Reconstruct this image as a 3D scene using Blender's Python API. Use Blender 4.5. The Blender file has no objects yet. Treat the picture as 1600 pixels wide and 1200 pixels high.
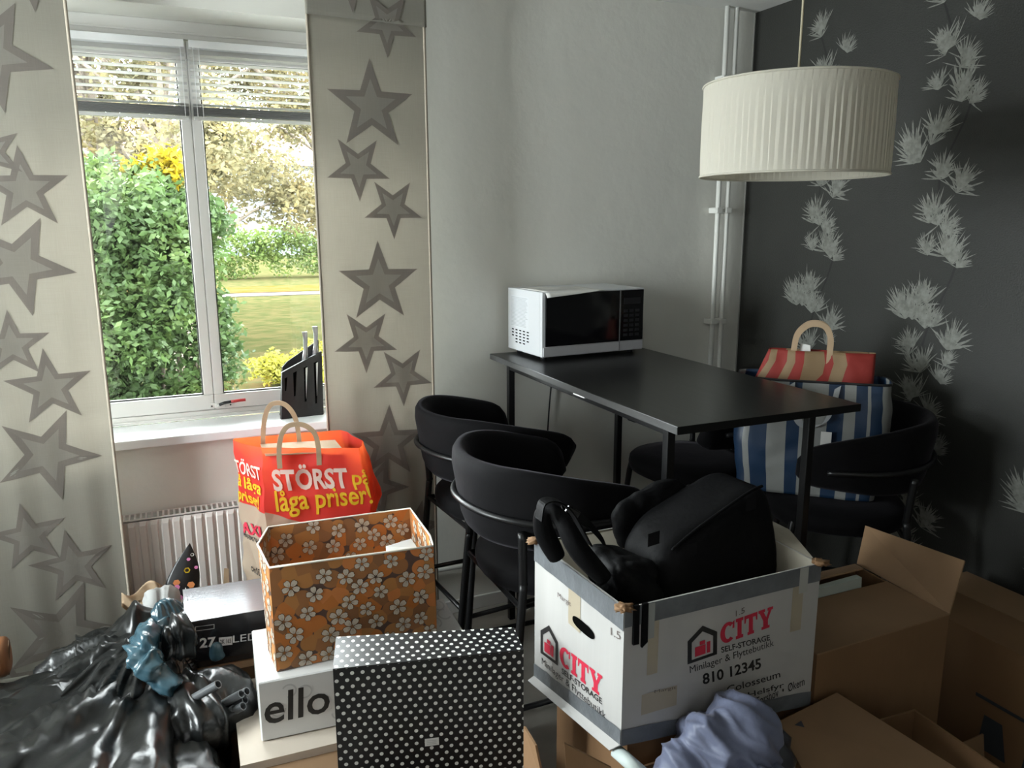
import bpy, bmesh, math, random
import numpy as np
from mathutils import Vector, Matrix, noise

R = math.radians
SC = bpy.context.scene
COL = SC.collection
random.seed(4)

# ------------------------------------------------------------------ camera, world, light, exposure
CH = 1.5535                       # eye height
YAW, PITCH, ROLL, FPX = R(23.75), R(11.59), R(-0.17), 1232.0
_f = Vector((math.sin(YAW)*math.cos(PITCH), math.cos(YAW)*math.cos(PITCH), -math.sin(PITCH)))
_r = Vector((math.cos(YAW), -math.sin(YAW), 0)); _u = _r.cross(_f)
_r2 = math.cos(ROLL)*_r + math.sin(ROLL)*_u; _u2 = -math.sin(ROLL)*_r + math.cos(ROLL)*_u
EYE = Vector((0, 0, CH))
cd = bpy.data.cameras.new('camera'); cam = bpy.data.objects.new('camera', cd); COL.objects.link(cam)
cd.sensor_width = 36; cd.lens = FPX/1600*36; cd.clip_start = 0.02; cd.clip_end = 400
M = Matrix((_r2, _u2, -_f)).transposed().to_4x4(); M.translation = EYE
cam.matrix_world = M; SC.camera = cam

def P(x, y, ax, v):
    """point seen at (x, y) of the 1600x1200 frame on the plane axis=v"""
    d = (x-800)/FPX*_r2 - (y-600)/FPX*_u2 + _f
    return EYE + d*((v-EYE[ax])/d[ax])

W = bpy.data.worlds.new('world'); SC.world = W; W.use_nodes = True
bg = W.node_tree.nodes['Background']; bg.inputs[0].default_value = (0.93, 0.97, 1.0, 1); bg.inputs[1].default_value = 23.0
SC.view_settings.view_transform = 'Standard'; SC.view_settings.look = 'None'
SC.view_settings.exposure = 1.1; SC.view_settings.gamma = 1; SC.view_settings.use_curve_mapping = False

def area(name, loc, target, sx, sy, power, color, portal=False):
    l = bpy.data.lights.new(name, 'AREA'); l.shape = 'RECTANGLE'; l.size = sx; l.size_y = sy; l.energy = power; l.color = color
    o = bpy.data.objects.new(name, l); COL.objects.link(o); o.location = loc
    o.rotation_euler = (Vector(target)-Vector(loc)).to_track_quat('-Z', 'Y').to_euler()
    if portal: l.cycles.is_portal = True
    return o
area('window_portal', (0.135, 3.12, 1.53), (0.135, 0, 1.53), 1.43, 1.3, 1, (1, 1, 1), True)
area('side_window_portal', (-2.0, 1.975, 1.53), (0, 1.975, 1.53), .97, 1.36, 1, (1, 1, 1), True)
# added fill light behind the camera; the back wall has no opening
area('back_fill', (-0.6, -1.15, 1.5), (0.8, 2.5, 1.0), 1.2, 1.6, 5.5, (0.97, 0.98, 1.0))

# ------------------------------------------------------------------ materials
def nn(t, kind, **kw):
    n = t.nodes.new(kind)
    for k, v in kw.items(): setattr(n, k, v)
    return n
MATS = {}
def mat(name, col, rough=.5, metal=0.0, var=0.0, vscale=8.0, bump=0.0, bscale=60.0, spec=.5, coat=0.0, sheen=0.0, col2=None, coord='Object', stretch=(1, 1, 1), trans=0.0):
    if name in MATS: return MATS[name]
    m = bpy.data.materials.new(name); m.use_nodes = True; t = m.node_tree; b = t.nodes['Principled BSDF']
    b.inputs['Base Color'].default_value = (*col, 1); b.inputs['Roughness'].default_value = rough; b.inputs['Metallic'].default_value = metal
    b.inputs['Specular IOR Level'].default_value = spec; b.inputs['Coat Weight'].default_value = coat; b.inputs['Coat Roughness'].default_value = .1
    if sheen:
        b.inputs['Sheen Weight'].default_value = sheen; b.inputs['Sheen Roughness'].default_value = .4; b.inputs['Sheen Tint'].default_value = (.75, .7, .8, 1)
    tc = nn(t, 'ShaderNodeTexCoord'); mp = nn(t, 'ShaderNodeMapping'); mp.inputs['Scale'].default_value = stretch
    t.links.new(tc.outputs[coord], mp.inputs[0])
    if var or col2:
        n = nn(t, 'ShaderNodeTexNoise'); n.inputs['Scale'].default_value = vscale; n.inputs['Detail'].default_value = 5
        t.links.new(mp.outputs[0], n.inputs['Vector'])
        mx = nn(t, 'ShaderNodeMix', data_type='RGBA')
        c2 = col2 or tuple(c*(1-var) for c in col)
        mx.inputs[6].default_value = (*col, 1); mx.inputs[7].default_value = (*c2, 1)
        mr = nn(t, 'ShaderNodeMapRange'); mr.inputs[1].default_value = .35; mr.inputs[2].default_value = .65
        t.links.new(n.outputs['Fac'], mr.inputs[0]); t.links.new(mr.outputs[0], mx.inputs[0]); t.links.new(mx.outputs[2], b.inputs['Base Color'])
    if bump:
        n = nn(t, 'ShaderNodeTexNoise'); n.inputs['Scale'].default_value = bscale; n.inputs['Detail'].default_value = 4
        t.links.new(mp.outputs[0], n.inputs['Vector'])
        bp = nn(t, 'ShaderNodeBump'); bp.inputs['Strength'].default_value = bump; bp.inputs['Distance'].default_value = .01
        t.links.new(n.outputs['Fac'], bp.inputs['Height']); t.links.new(bp.outputs[0], b.inputs['Normal'])
    if trans:
        out = t.nodes['Material Output']; tr = nn(t, 'ShaderNodeBsdfTranslucent'); tr.inputs[0].default_value = (*col, 1)
        if var or col2: t.links.new(mx.outputs[2], tr.inputs[0])
        ms = nn(t, 'ShaderNodeMixShader'); ms.inputs[0].default_value = trans
        t.links.new(b.outputs[0], ms.inputs[1]); t.links.new(tr.outputs[0], ms.inputs[2]); t.links.new(ms.outputs[0], out.inputs[0])
    MATS[name] = m; return m

m_wall = mat('painted_wall', (.72, .715, .66), .75, var=.05, vscale=2, bump=.25, bscale=14)
m_ceil = mat('painted_ceiling', (.70, .70, .67), .8, bump=.15, bscale=40)
m_white = mat('white_lacquer', (.74, .73, .70), .35)
m_sill = mat('white_sill', (.86, .87, .88), .3)
m_floor = mat('vinyl_floor', (.42, .40, .36), .4, var=.15, vscale=12, bump=.05)
m_dark = mat('charcoal_wallpaper', (.022, .0225, .019), .5, var=.15, vscale=3, bump=.25, bscale=220, spec=.55)
m_silver = mat('silver_print', (.30, .305, .275), .42, metal=.45, var=.35, vscale=60)
m_stem = mat('dark_print', (.012, .012, .011), .5)
m_pipe = mat('pipe_paint', (.74, .74, .70), .3)
m_rad = mat('radiator_enamel', (.62, .58, .55), .4)
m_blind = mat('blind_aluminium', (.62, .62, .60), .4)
m_blindd = mat('blind_stack_shade', (.22, .22, .22), .5)  # same slats, shade of the closed stack put into a darker colour
m_gasket = mat('window_gasket', (.02, .02, .02), .6)
m_steel = mat('brushed_steel', (.62, .62, .64), .28, metal=1)
m_blackp = mat('black_plastic', (.012, .012, .013), .4)
m_red = mat('red_plastic', (.5, .03, .03), .4)
m_velvet = mat('black_velvet', (.0038, .0035, .0042), .85, var=.3, vscale=9, bump=.1, bscale=30, sheen=.06, spec=.15)
m_tube = mat('black_steel_tube', (.006, .006, .0065), .38, spec=.4)
m_ttop = mat('black_tabletop', (.005, .005, .005), .3, bump=.04, bscale=40, stretch=(1, .08, 1), spec=.45)
m_tedge = mat('tabletop_edge', (.05, .05, .05), .45)
m_mw = mat('white_enamel', (.57, .585, .60), .35)
m_glassb = mat('black_glass', (.004, .004, .005), .08, spec=.6)
m_paper = mat('white_paper', (.72, .71, .68), .7, bump=.1, bscale=20)
m_kraft = mat('kraft_paper', (.42, .30, .19), .8, var=.15, vscale=20, bump=.25, bscale=25)
m_card = mat('cardboard', (.20, .108, .048), .8, var=.12, vscale=5, bump=.08, bscale=60, stretch=(1, 1, .2))
m_card2 = mat('cardboard_pale', (.25, .15, .078), .8, var=.1, vscale=5, bump=.05)
m_cardd = mat('cardboard_edge', (.22, .13, .07), .9)
m_black = mat('black_ink', (.012, .012, .012), .5)
m_grey = mat('grey_ink', (.50, .50, .49), .6)
m_rink = mat('red_ink', (.50, .02, .05), .5)
m_tape = mat('grey_duct_tape', (.13, .14, .15), .4, var=.2, vscale=30, bump=.3, bscale=30)
m_tan = mat('old_tape', (.36, .31, .23), .35)
m_wcard = mat('white_carton', (.42, .41, .395), .6, var=.1, vscale=9, bump=.12, bscale=30, stretch=(1, 1, .1))
m_wcardin = mat('carton_inside', (.36, .33, .27), .8)
m_bag = mat('black_bin_bag', (.008, .009, .009), .31, bump=.25, bscale=14, spec=.5)
m_bluebag = mat('teal_plastic_bag', (.045, .10, .13), .25, var=.4, vscale=14, bump=.4, bscale=20, spec=.6)
m_nylon = mat('black_nylon', (.005, .005, .0055), .6, bump=.2, bscale=50, spec=.08)
m_jacket = mat('blue_grey_nylon', (.16, .18, .27), .5, var=.25, vscale=6, bump=.5, bscale=16, sheen=.2)
m_dgrey = mat('dark_grey_nylon', (.03, .032, .04), .5)
m_tubeg = mat('grey_tube', (.10, .105, .11), .35)
m_hole = mat('dark_inside', (.003, .003, .003), 1, spec=0)
m_green = mat('pale_green_cover', (.42, .47, .43), .5)
m_led = mat('gloss_black_carton', (.016, .016, .018), .18, coat=.6)
m_ledtop = mat('glare_painted_carton', (.34, .35, .37), .22, metal=.5, bump=.1, bscale=30, stretch=(1, 8, 1))  # black carton top with the window's glare put into its colour
m_wtxt = mat('white_ink', (.62, .62, .62), .5)
m_yel = mat('yellow_ink', (.72, .50, .02), .5, trans=.3)
m_wink = mat('cream_ink', (.70, .60, .52), .5, trans=.3)
m_petal = mat('petal_print', (.62, .54, .44), .7, var=.12, vscale=60)
m_outl = mat('petal_line_print', (.10, .055, .025), .7)
m_rim = mat('pale_rim', (.75, .70, .60), .6)
m_shade = mat('pleated_shade_fabric', (.80, .77, .68), .8, trans=.35, bump=.05, bscale=90)
m_cord = mat('beige_cord', (.50, .45, .32), .6)
m_cloth = mat('white_cloth', (.38, .38, .37), .8, bump=.3, bscale=20)
m_pink = mat('pink_print', (.75, .25, .50), .6)
m_orange = mat('orange_print', (.75, .28, .10), .6)

# woven curtain: cloth lit from both sides
def curtain_mat(name, col, tr, fac):
    m = bpy.data.materials.new(name); m.use_nodes = True; t = m.node_tree; b = t.nodes['Principled BSDF']; out = t.nodes['Material Output']
    tc = nn(t, 'ShaderNodeTexCoord'); sep = []
    for s in ((900, 900, 14), (14, 14, 900), (5, 5, .6)):
        mp = nn(t, 'ShaderNodeMapping'); mp.inputs['Scale'].default_value = s; t.links.new(tc.outputs['Object'], mp.inputs[0])
        n = nn(t, 'ShaderNodeTexNoise'); n.inputs['Scale'].default_value = 1; t.links.new(mp.outputs[0], n.inputs[0]); sep.append(n)
    a = nn(t, 'ShaderNodeMath', operation='ADD'); t.links.new(sep[0].outputs['Fac'], a.inputs[0]); t.links.new(sep[1].outputs['Fac'], a.inputs[1])
    a2 = nn(t, 'ShaderNodeMath', operation='ADD'); t.links.new(a.outputs[0], a2.inputs[0]); t.links.new(sep[2].outputs['Fac'], a2.inputs[1])
    mr = nn(t, 'ShaderNodeMapRange'); mr.inputs[1].default_value = 1.0; mr.inputs[2].default_value = 2.0
    mx = nn(t, 'ShaderNodeMix', data_type='RGBA'); mx.inputs[6].default_value = (*[c*.78 for c in col], 1); mx.inputs[7].default_value = (*[min(1, c*1.12) for c in col], 1)
    t.links.new(a2.outputs[0], mr.inputs[0]); t.links.new(mr.outputs[0], mx.inputs[0]); t.links.new(mx.outputs[2], b.inputs['Base Color'])
    b.inputs['Roughness'].default_value = .9; b.inputs['Specular IOR Level'].default_value = .1
    tr_ = nn(t, 'ShaderNodeBsdfTranslucent'); tr_.inputs[0].default_value = (*tr, 1)
    ms = nn(t, 'ShaderNodeMixShader'); ms.inputs[0].default_value = fac
    t.links.new(b.outputs[0], ms.inputs[1]); t.links.new(tr_.outputs[0], ms.inputs[2]); t.links.new(ms.outputs[0], out.inputs[0])
    MATS[name] = m; return m
m_curt = curtain_mat('linen_curtain', (.29, .28, .24), (.62, .58, .51), .36)
m_star = curtain_mat('star_print_outline', (.20, .18, .16), (.36, .32, .28), .33)
m_star2 = curtain_mat('star_print_centre', (.245, .23, .20), (.50, .46, .41), .34)
m_hem = curtain_mat('curtain_hem', (.48, .42, .34), (.25, .21, .17), .2)

def glass_mat():
    m = bpy.data.materials.new('window_glass'); m.use_nodes = True; t = m.node_tree; t.nodes.remove(t.nodes['Principled BSDF'])
    out = t.nodes['Material Output']; fr = nn(t, 'ShaderNodeFresnel'); fr.inputs[0].default_value = 1.45
    tr = nn(t, 'ShaderNodeBsdfTransparent'); tr.inputs[0].default_value = (.95, .97, .96, 1); gl = nn(t, 'ShaderNodeBsdfGlossy'); gl.inputs['Roughness'].default_value = .01
    ms = nn(t, 'ShaderNodeMixShader'); t.links.new(fr.outputs[0], ms.inputs[0]); t.links.new(tr.outputs[0], ms.inputs[1]); t.links.new(gl.outputs[0], ms.inputs[2])
    t.links.new(ms.outputs[0], out.inputs[0]); return m
m_glass = glass_mat()

def polka_mat():
    m = bpy.data.materials.new('polka_dot_paper'); m.use_nodes = True; t = m.node_tree; b = t.nodes['Principled BSDF']
    uv = nn(t, 'ShaderNodeUVMap'); s = nn(t, 'ShaderNodeSeparateXYZ'); t.links.new(uv.outputs[0], s.inputs[0])
    def mth(op, a, c=None):
        n = nn(t, 'ShaderNodeMath', operation=op)
        for i, v in enumerate((a, c)):
            if v is None: continue
            if isinstance(v, (int, float)): n.inputs[i].default_value = v
            else: t.links.new(v, n.inputs[i])
        return n.outputs[0]
    px, py = .0212, .0300
    def lattice(ox, oy):
        fx = mth('SUBTRACT', mth('FRACT', mth('ADD', mth('DIVIDE', s.outputs[0], px), ox)), .5)
        fy = mth('SUBTRACT', mth('FRACT', mth('ADD', mth('DIVIDE', s.outputs[1], py), oy)), .5)
        dx = mth('MULTIPLY', fx, px); dy = mth('MULTIPLY', fy, py)
        return mth('LESS_THAN', mth('ADD', mth('MULTIPLY', dx, dx), mth('MULTIPLY', dy, dy)), .0041**2)
    k = mth('MAXIMUM', lattice(.2, .3), lattice(.7, .8))
    mx = nn(t, 'ShaderNodeMix', data_type='RGBA'); mx.inputs[6].default_value = (.010, .010, .011, 1); mx.inputs[7].default_value = (.74, .74, .70, 1)
    t.links.new(k, mx.inputs[0]); t.links.new(mx.outputs[2], b.inputs['Base Color']); b.inputs['Roughness'].default_value = .33; return m
m_polka = polka_mat()

def floral_mat():
    m = bpy.data.materials.new('orange_floral_paper'); m.use_nodes = True; t = m.node_tree; b = t.nodes['Principled BSDF']
    uv = nn(t, 'ShaderNodeUVMap')
    v = nn(t, 'ShaderNodeTexVoronoi'); v.voronoi_dimensions = '2D'; v.inputs['Scale'].default_value = 30; v.inputs['Randomness'].default_value = .85; t.links.new(uv.outputs[0], v.inputs[0])
    sp = nn(t, 'ShaderNodeSeparateColor'); t.links.new(v.outputs['Color'], sp.inputs[0])
    r = nn(t, 'ShaderNodeValToRGB'); r.color_ramp.interpolation = 'CONSTANT'; e = r.color_ramp.elements
    cols = [(0, (.52, .17, .03)), (.25, (.34, .14, .045)), (.5, (.44, .19, .05)), (.72, (.27, .12, .045)), (.87, (.58, .20, .05))]
    e[0].position = 0; e[0].color = (*cols[0][1], 1); e[1].position = cols[1][0]; e[1].color = (*cols[1][1], 1)
    for p_, c_ in cols[2:]: q = e.new(p_); q.color = (*c_, 1)
    t.links.new(sp.outputs[0], r.inputs[0])
    r2 = nn(t, 'ShaderNodeValToRGB'); r2.color_ramp.elements[0].position = .66; r2.color_ramp.elements[1].position = .70
    r2.color_ramp.elements[0].color = (0, 0, 0, 1); r2.color_ramp.elements[1].color = (1, 1, 1, 1); t.links.new(v.outputs['Distance'], r2.inputs[0])
    mx = nn(t, 'ShaderNodeMix', data_type='RGBA'); mx.inputs[7].default_value = (.10, .055, .04, 1)
    t.links.new(r2.outputs[0], mx.inputs[0]); t.links.new(r.outputs[0], mx.inputs[6]); t.links.new(mx.outputs[2], b.inputs['Base Color'])
    b.inputs['Roughness'].default_value = .65; return m
m_floral = floral_mat()

def ramp_mat(name, stops, axis=0, rough=.6, trans=0.0, zig=0.0, noise_amt=0.0, bump=.3):
    """hard-edged printed stripes along U (axis 0) or V (axis 1); zig bends them into chevrons"""
    m = bpy.data.materials.new(name); m.use_nodes = True; t = m.node_tree; b = t.nodes['Principled BSDF']
    uv = nn(t, 'ShaderNodeUVMap'); s = nn(t, 'ShaderNodeSeparateXYZ'); t.links.new(uv.outputs[0], s.inputs[0])
    src = s.outputs[axis]
    if zig:
        pp = nn(t, 'ShaderNodeMath', operation='PINGPONG'); pp.inputs[1].default_value = .30; t.links.new(s.outputs[1-axis], pp.inputs[0])
        mu = nn(t, 'ShaderNodeMath', operation='MULTIPLY_ADD'); mu.inputs[1].default_value = zig; t.links.new(pp.outputs[0], mu.inputs[0]); t.links.new(src, mu.inputs[2]); src = mu.outputs[0]
    r = nn(t, 'ShaderNodeValToRGB'); r.color_ramp.interpolation = 'CONSTANT'; e = r.color_ramp.elements
    e[0].position = stops[0][0]; e[0].color = (*stops[0][1], 1); e[1].position = stops[1][0]; e[1].color = (*stops[1][1], 1)
    for p_, c_ in stops[2:]: q = e.new(p_); q.color = (*c_, 1)
    t.links.new(src, r.inputs[0]); t.links.new(r.outputs[0], b.inputs['Base Color']); b.inputs['Roughness'].default_value = rough
    tc = nn(t, 'ShaderNodeTexCoord'); n = nn(t, 'ShaderNodeTexNoise'); n.inputs['Scale'].default_value = 18; n.inputs['Detail'].default_value = 5; t.links.new(tc.outputs['Object'], n.inputs[0])
    bp = nn(t, 'ShaderNodeBump'); bp.inputs['Strength'].default_value = bump; bp.inputs['Distance'].default_value = .01
    t.links.new(n.outputs['Fac'], bp.inputs['Height']); t.links.new(bp.outputs[0], b.inputs['Normal'])
    if trans:
        out = t.nodes['Material Output']; tr = nn(t, 'ShaderNodeBsdfTranslucent'); t.links.new(r.outputs[0], tr.inputs[0])
        ms = nn(t, 'ShaderNodeMixShader'); ms.inputs[0].default_value = trans
        t.links.new(b.outputs[0], ms.inputs[1]); t.links.new(tr.outputs[0], ms.inputs[2]); t.links.new(ms.outputs[0], out.inputs[0])
    return m
BL, WH = (.009, .030, .072), (.24, .245, .235)
RE, KR = (.24, .020, .014), (.22, .145, .075)

# ------------------------------------------------------------------ object helpers
def V(*a): return Vector(a)
def origin(o):
    L = V(0, 0, 0)
    while o is not None: L = L + Vector(o.location); o = o.parent
    return L
def tag(o, label, cat, group=None, kind=None):
    if label: o['label'] = label
    if cat: o['category'] = cat
    if group: o['group'] = group
    if kind: o['kind'] = kind
    return o
def thing(name, label, cat, loc, group=None):
    o = bpy.data.objects.new(name, None); COL.objects.link(o); o.location = loc; o.empty_display_size = .05
    return tag(o, label, cat, group)
def obj(name, verts, faces, m, parent=None, smooth=False, loc=None, uvs=None, label=None):
    me = bpy.data.meshes.new(name); o = bpy.data.objects.new(name, me); COL.objects.link(o)
    if parent is not None: o.parent = parent
    elif loc is not None: o.location = loc
    L = origin(o)
    me.from_pydata([Vector(v)-L for v in verts], [], faces); me.update()
    if uvs is not None:
        ul = me.uv_layers.new(name='UVMap')
        for lp in me.loops: ul.data[lp.index].uv = uvs[lp.vertex_index]
    if smooth: me.polygons.foreach_set('use_smooth', [True]*len(me.polygons))
    for mm in (m if isinstance(m, (list, tuple)) else [m]): me.materials.append(mm)
    if label: o['label'] = label
    return o
def bmobj(name, bm, m, parent=None, smooth=False, loc=None, label=None):
    bm.normal_update()
    me = bpy.data.meshes.new(name); o = bpy.data.objects.new(name, me); COL.objects.link(o)
    if parent is not None: o.parent = parent
    elif loc is not None: o.location = loc
    bmesh.ops.translate(bm, verts=bm.verts, vec=-origin(o)); bm.to_mesh(me); bm.free()
    if smooth: me.polygons.foreach_set('use_smooth', [True]*len(me.polygons))
    for mm in (m if isinstance(m, (list, tuple)) else [m]): me.materials.append(mm)
    if label: o['label'] = label
    return o
def b_box(bm, lo, hi, bev=0.0, M4=None):
    lo, hi = Vector(lo), Vector(hi)
    r = bmesh.ops.create_cube(bm, size=1); vs = r['verts']
    bmesh.ops.scale(bm, verts=vs, vec=hi-lo); bmesh.ops.translate(bm, verts=vs, vec=(lo+hi)/2)
    if M4 is not None: bmesh.ops.transform(bm, matrix=M4, verts=vs)
    if bev:
        es = list({e for v in vs for e in v.link_edges}); bmesh.ops.bevel(bm, geom=es, offset=bev, segments=2, affect='EDGES', profile=.6)
def box(name, lo, hi, m, parent=None, bev=0.002, M4=None, loc=None, label=None):
    bm = bmesh.new(); b_box(bm, lo, hi, bev, M4); return bmobj(name, bm, m, parent, loc=loc, label=label)
def prism_bm(bm, pts, dvec, bev=0.0):
    vs = [bm.verts.new(p) for p in pts]; f = bm.faces.new(vs)
    r = bmesh.ops.extrude_face_region(bm, geom=[f]); nv = [g for g in r['geom'] if isinstance(g, bmesh.types.BMVert)]
    bmesh.ops.translate(bm, verts=nv, vec=dvec)
    if bev:
        es = list({e for v in vs+nv for e in v.link_edges}); bmesh.ops.bevel(bm, geom=es, offset=bev, segments=1, affect='EDGES')
    bmesh.ops.recalc_face_normals(bm, faces=bm.faces)
def slab(name, pts, t, m, parent=None, bev=0.0, loc=None, label=None):
    """flat board through pts, thickness t along its normal (negative: the other way)"""
    pts = [Vector(p) for p in pts]; n = (pts[1]-pts[0]).cross(pts[2]-pts[0]).normalized()
    bm = bmesh.new(); prism_bm(bm, pts, n*t, bev); return bmobj(name, bm, m, parent, loc=loc, label=label)
def catmull(pts, n=8, closed=False):
    pts = [Vector(p) for p in pts]; out = []; N = len(pts)
    for i in range(N if closed else N-1):
        if closed: a, b, c, d = pts[(i-1) % N], pts[i], pts[(i+1) % N], pts[(i+2) % N]
        else: a, b, c, d = pts[max(i-1, 0)], pts[i], pts[i+1], pts[min(i+2, N-1)]
        for k in range(n):
            t = k/n; out.append(.5*((2*b)+(c-a)*t+(2*a-5*b+4*c-d)*t*t+(3*b-a-3*c+d)*t**3))
    if not closed: out.append(pts[-1])
    return out
def tube_data(pts, r, seg=10, closed=False, cap=True):
    pts = [Vector(p) for p in pts]; N = len(pts); vs, fs = [], []; up = V(0, 0, 1); prev = None
    for i, p in enumerate(pts):
        if closed: t = (pts[(i+1) % N]-pts[i-1]).normalized()
        else: t = (pts[min(i+1, N-1)]-pts[max(i-1, 0)]).normalized()
        if prev is None:
            a = t.cross(up if abs(t.z) < .95 else V(1, 0, 0)).normalized()
        else: a = (prev-t*prev.dot(t)).normalized()
        prev = a; b = t.cross(a); rr = r(i/max(1, N-1)) if callable(r) else r
        for k in range(seg):
            an = 2*math.pi*k/seg; vs.append(p+a*math.cos(an)*rr+b*math.sin(an)*rr)
    for i in range(N if closed else N-1):
        j = (i+1) % N
        for k in range(seg): fs.append((i*seg+k, i*seg+(k+1) % seg, j*seg+(k+1) % seg, j*seg+k))
    if cap and not closed: fs.append(tuple(range(seg))[::-1]); fs.append(tuple((N-1)*seg+k for k in range(seg)))
    return vs, fs
def tube(name, pts, r, m, parent=None, seg=10, closed=False, loc=None, label=None, cap=True):
    v, f = tube_data(pts, r, seg, closed, cap); return obj(name, v, f, m, parent, True, loc, label=label)
def merge(parts):
    vs, fs = [], []
    for v, f in parts: o = len(vs); vs += list(v); fs += [tuple(i+o for i in q) for q in f]
    return vs, fs
def sheet(name, surf, nu, nv, m, parent=None, loc=None, thick=0.0, smooth=True, closed_u=False, label=None, uvf=None):
    vs, uvs = [], []
    for j in range(nv+1):
        for i in range(nu+1): u, v = i/nu, j/nv; vs.append(surf(u, v)); uvs.append(uvf(u, v) if uvf else (u, v))
    fs = [(j*(nu+1)+i, j*(nu+1)+i+1, (j+1)*(nu+1)+i+1, (j+1)*(nu+1)+i) for j in range(nv) for i in range(nu)]
    o = obj(name, vs, fs, m, parent, smooth, loc, uvs, label)
    if thick:
        md = o.modifiers.new('thickness', 'SOLIDIFY'); md.thickness = thick; md.offset = 0
    return o
def ribbon(name, pts, wdir, w, t, m, parent=None):
    wdir = Vector(wdir).normalized(); pts = [Vector(p) for p in pts]; vs, fs = [], []; N = len(pts)
    for i, p in enumerate(pts):
        tg = (pts[min(i+1, N-1)]-pts[max(i-1, 0)]).normalized(); n = tg.cross(wdir).normalized()
        for a, b in ((-1, -1), (1, -1), (1, 1), (-1, 1)): vs.append(p+wdir*a*w/2+n*b*t/2)
    for i in range(N-1):
        for k in range(4): fs.append((i*4+k, i*4+(k+1) % 4, (i+1)*4+(k+1) % 4, (i+1)*4+k))
    fs += [(3, 2, 1, 0), tuple(4*(N-1)+k for k in range(4))]
    return obj(name, vs, fs, m, parent)
def blob(name, fn, m, parent=None, loc=None, sub=5, smooth=True, label=None):
    bm = bmesh.new(); bmesh.ops.create_icosphere(bm, subdivisions=sub, radius=1)
    for v in bm.verts: v.co = fn(v.co.copy())
    return bmobj(name, bm, m, parent, smooth, loc, label)
def ridge(p, s, seed=0.0):
    return abs(noise.noise(Vector((p[0]*s+seed, p[1]*s-seed, p[2]*s+2*seed))))
def sgnpow(a, e): return math.copysign(abs(a)**e, a)

# text as flat mesh laid on any surface
_tc = {}
def text_data(s, bold=0.0, width=None, height=None, sub=0.0, spacing=1.0):
    cu = bpy.data.curves.new('t', 'FONT'); cu.body = s; cu.size = 1; cu.offset = bold; cu.resolution_u = 3; cu.space_character = spacing
    o = bpy.data.objects.new('t', cu); COL.objects.link(o); dg = bpy.context.evaluated_depsgraph_get(); dg.update()
    me = bpy.data.meshes.new_from_object(o.evaluated_get(dg)); bpy.data.objects.remove(o); bpy.data.curves.remove(cu)
    bm = bmesh.new(); bm.from_mesh(me); bpy.data.meshes.remove(me); bmesh.ops.triangulate(bm, faces=bm.faces)
    xs = [v.co.x for v in bm.verts]; ys = [v.co.y for v in bm.verts]; x0, x1, y0, y1 = min(xs), max(xs), min(ys), max(ys)
    kx = (width/(x1-x0)) if width else None; ky = (height/(y1-y0)) if height else kx
    if kx is None: kx = ky
    for v in bm.verts: v.co = V((v.co.x-x0)*kx, (v.co.y-y0)*ky, 0)
    if sub:
        for _ in range(4):
            es = [e for e in bm.edges if e.calc_length() > sub]
            if not es: break
            bmesh.ops.subdivide_edges(bm, edges=es, cuts=1); bmesh.ops.triangulate(bm, faces=bm.faces)
    bm.verts.index_update()
    r = [(v.co.x, v.co.y) for v in bm.verts], [tuple(v.index for v in f.verts) for f in bm.faces]; bm.free(); return r
def lay(name, data, fn, m, parent, label=None):
    """put flat print on a surface: fn(x, y) gives the point"""
    pts, fs = data; vs = [Vector(fn(x, y)) for x, y in pts]
    o = obj(name, vs, fs, m, parent, label=label); return o
def plane_fn(o, ux, uy, off=.0006):
    o, ux, uy = Vector(o), Vector(ux), Vector(uy); n = ux.cross(uy).normalized()*off
    return lambda x, y: o+ux*x+uy*y+n
def poly_data(*polys):
    vs, fs = [], []
    for q in polys: fs.append(tuple(range(len(vs), len(vs)+len(q)))); vs += list(q)
    return vs, fs
def dup(root, delta, rz=0.0, label=None):
    r = root.copy(); COL.objects.link(r); r.location = Vector(root.location)+Vector(delta); r.rotation_euler[2] = rz
    if label: r['label'] = label
    for ch in list(root.children):
        c = ch.copy(); COL.objects.link(c); c.parent = r
        for g in ch.children: d = g.copy(); COL.objects.link(d); d.parent = c
    return r
def struct(o): o['kind'] = 'structure'; return o

# ------------------------------------------------------------------ the setting
D, XR, ZC = 2.804, 2.341, 2.40
XL, YB = -1.75, -1.25
WX0, WX1, WZ0, WZ1 = -.58, .85, .83, 2.207
struct(box('floor', (XL-.1, YB-.1, -.1), (XR+.1, D, 0), m_floor, bev=0))
struct(box('ceiling', (XL-.1, YB-.1, ZC), (XR+.1, D+.3, ZC+.1), m_ceil, bev=0))
bm = bmesh.new()
b_box(bm, (XL-.1, D, -.1), (WX0, D+.3, ZC)); b_box(bm, (WX1, D, -.1), (XR+.1, D+.3, ZC))
b_box(bm, (WX0, D, -.1), (WX1, D+.3, WZ0)); b_box(bm, (WX0, D, WZ1), (WX1, D+.3, ZC))
struct(bmobj('wall_front', bm, m_wall))
wr = struct(box('wall_right', (XR, YB-.1, -.1), (XR+.1, D, ZC), m_dark, bev=0))
bm = bmesh.new(); SY0, SY1, SZ0, SZ1 = 1.50, 2.45, .86, 2.20
b_box(bm, (XL-.2, YB-.1, -.1), (XL, SY0, ZC)); b_box(bm, (XL-.2, SY1, -.1), (XL, D, ZC))
b_box(bm, (XL-.2, SY0, -.1), (XL, SY1, SZ0)); b_box(bm, (XL-.2, SY0, SZ1), (XL, SY1, ZC))
struct(bmobj('wall_left', bm, m_wall))
w2 = thing('window_2', None, None, (XL-.12, 1.975, SZ0)); w2['kind'] = 'structure'
bm = bmesh.new()
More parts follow.
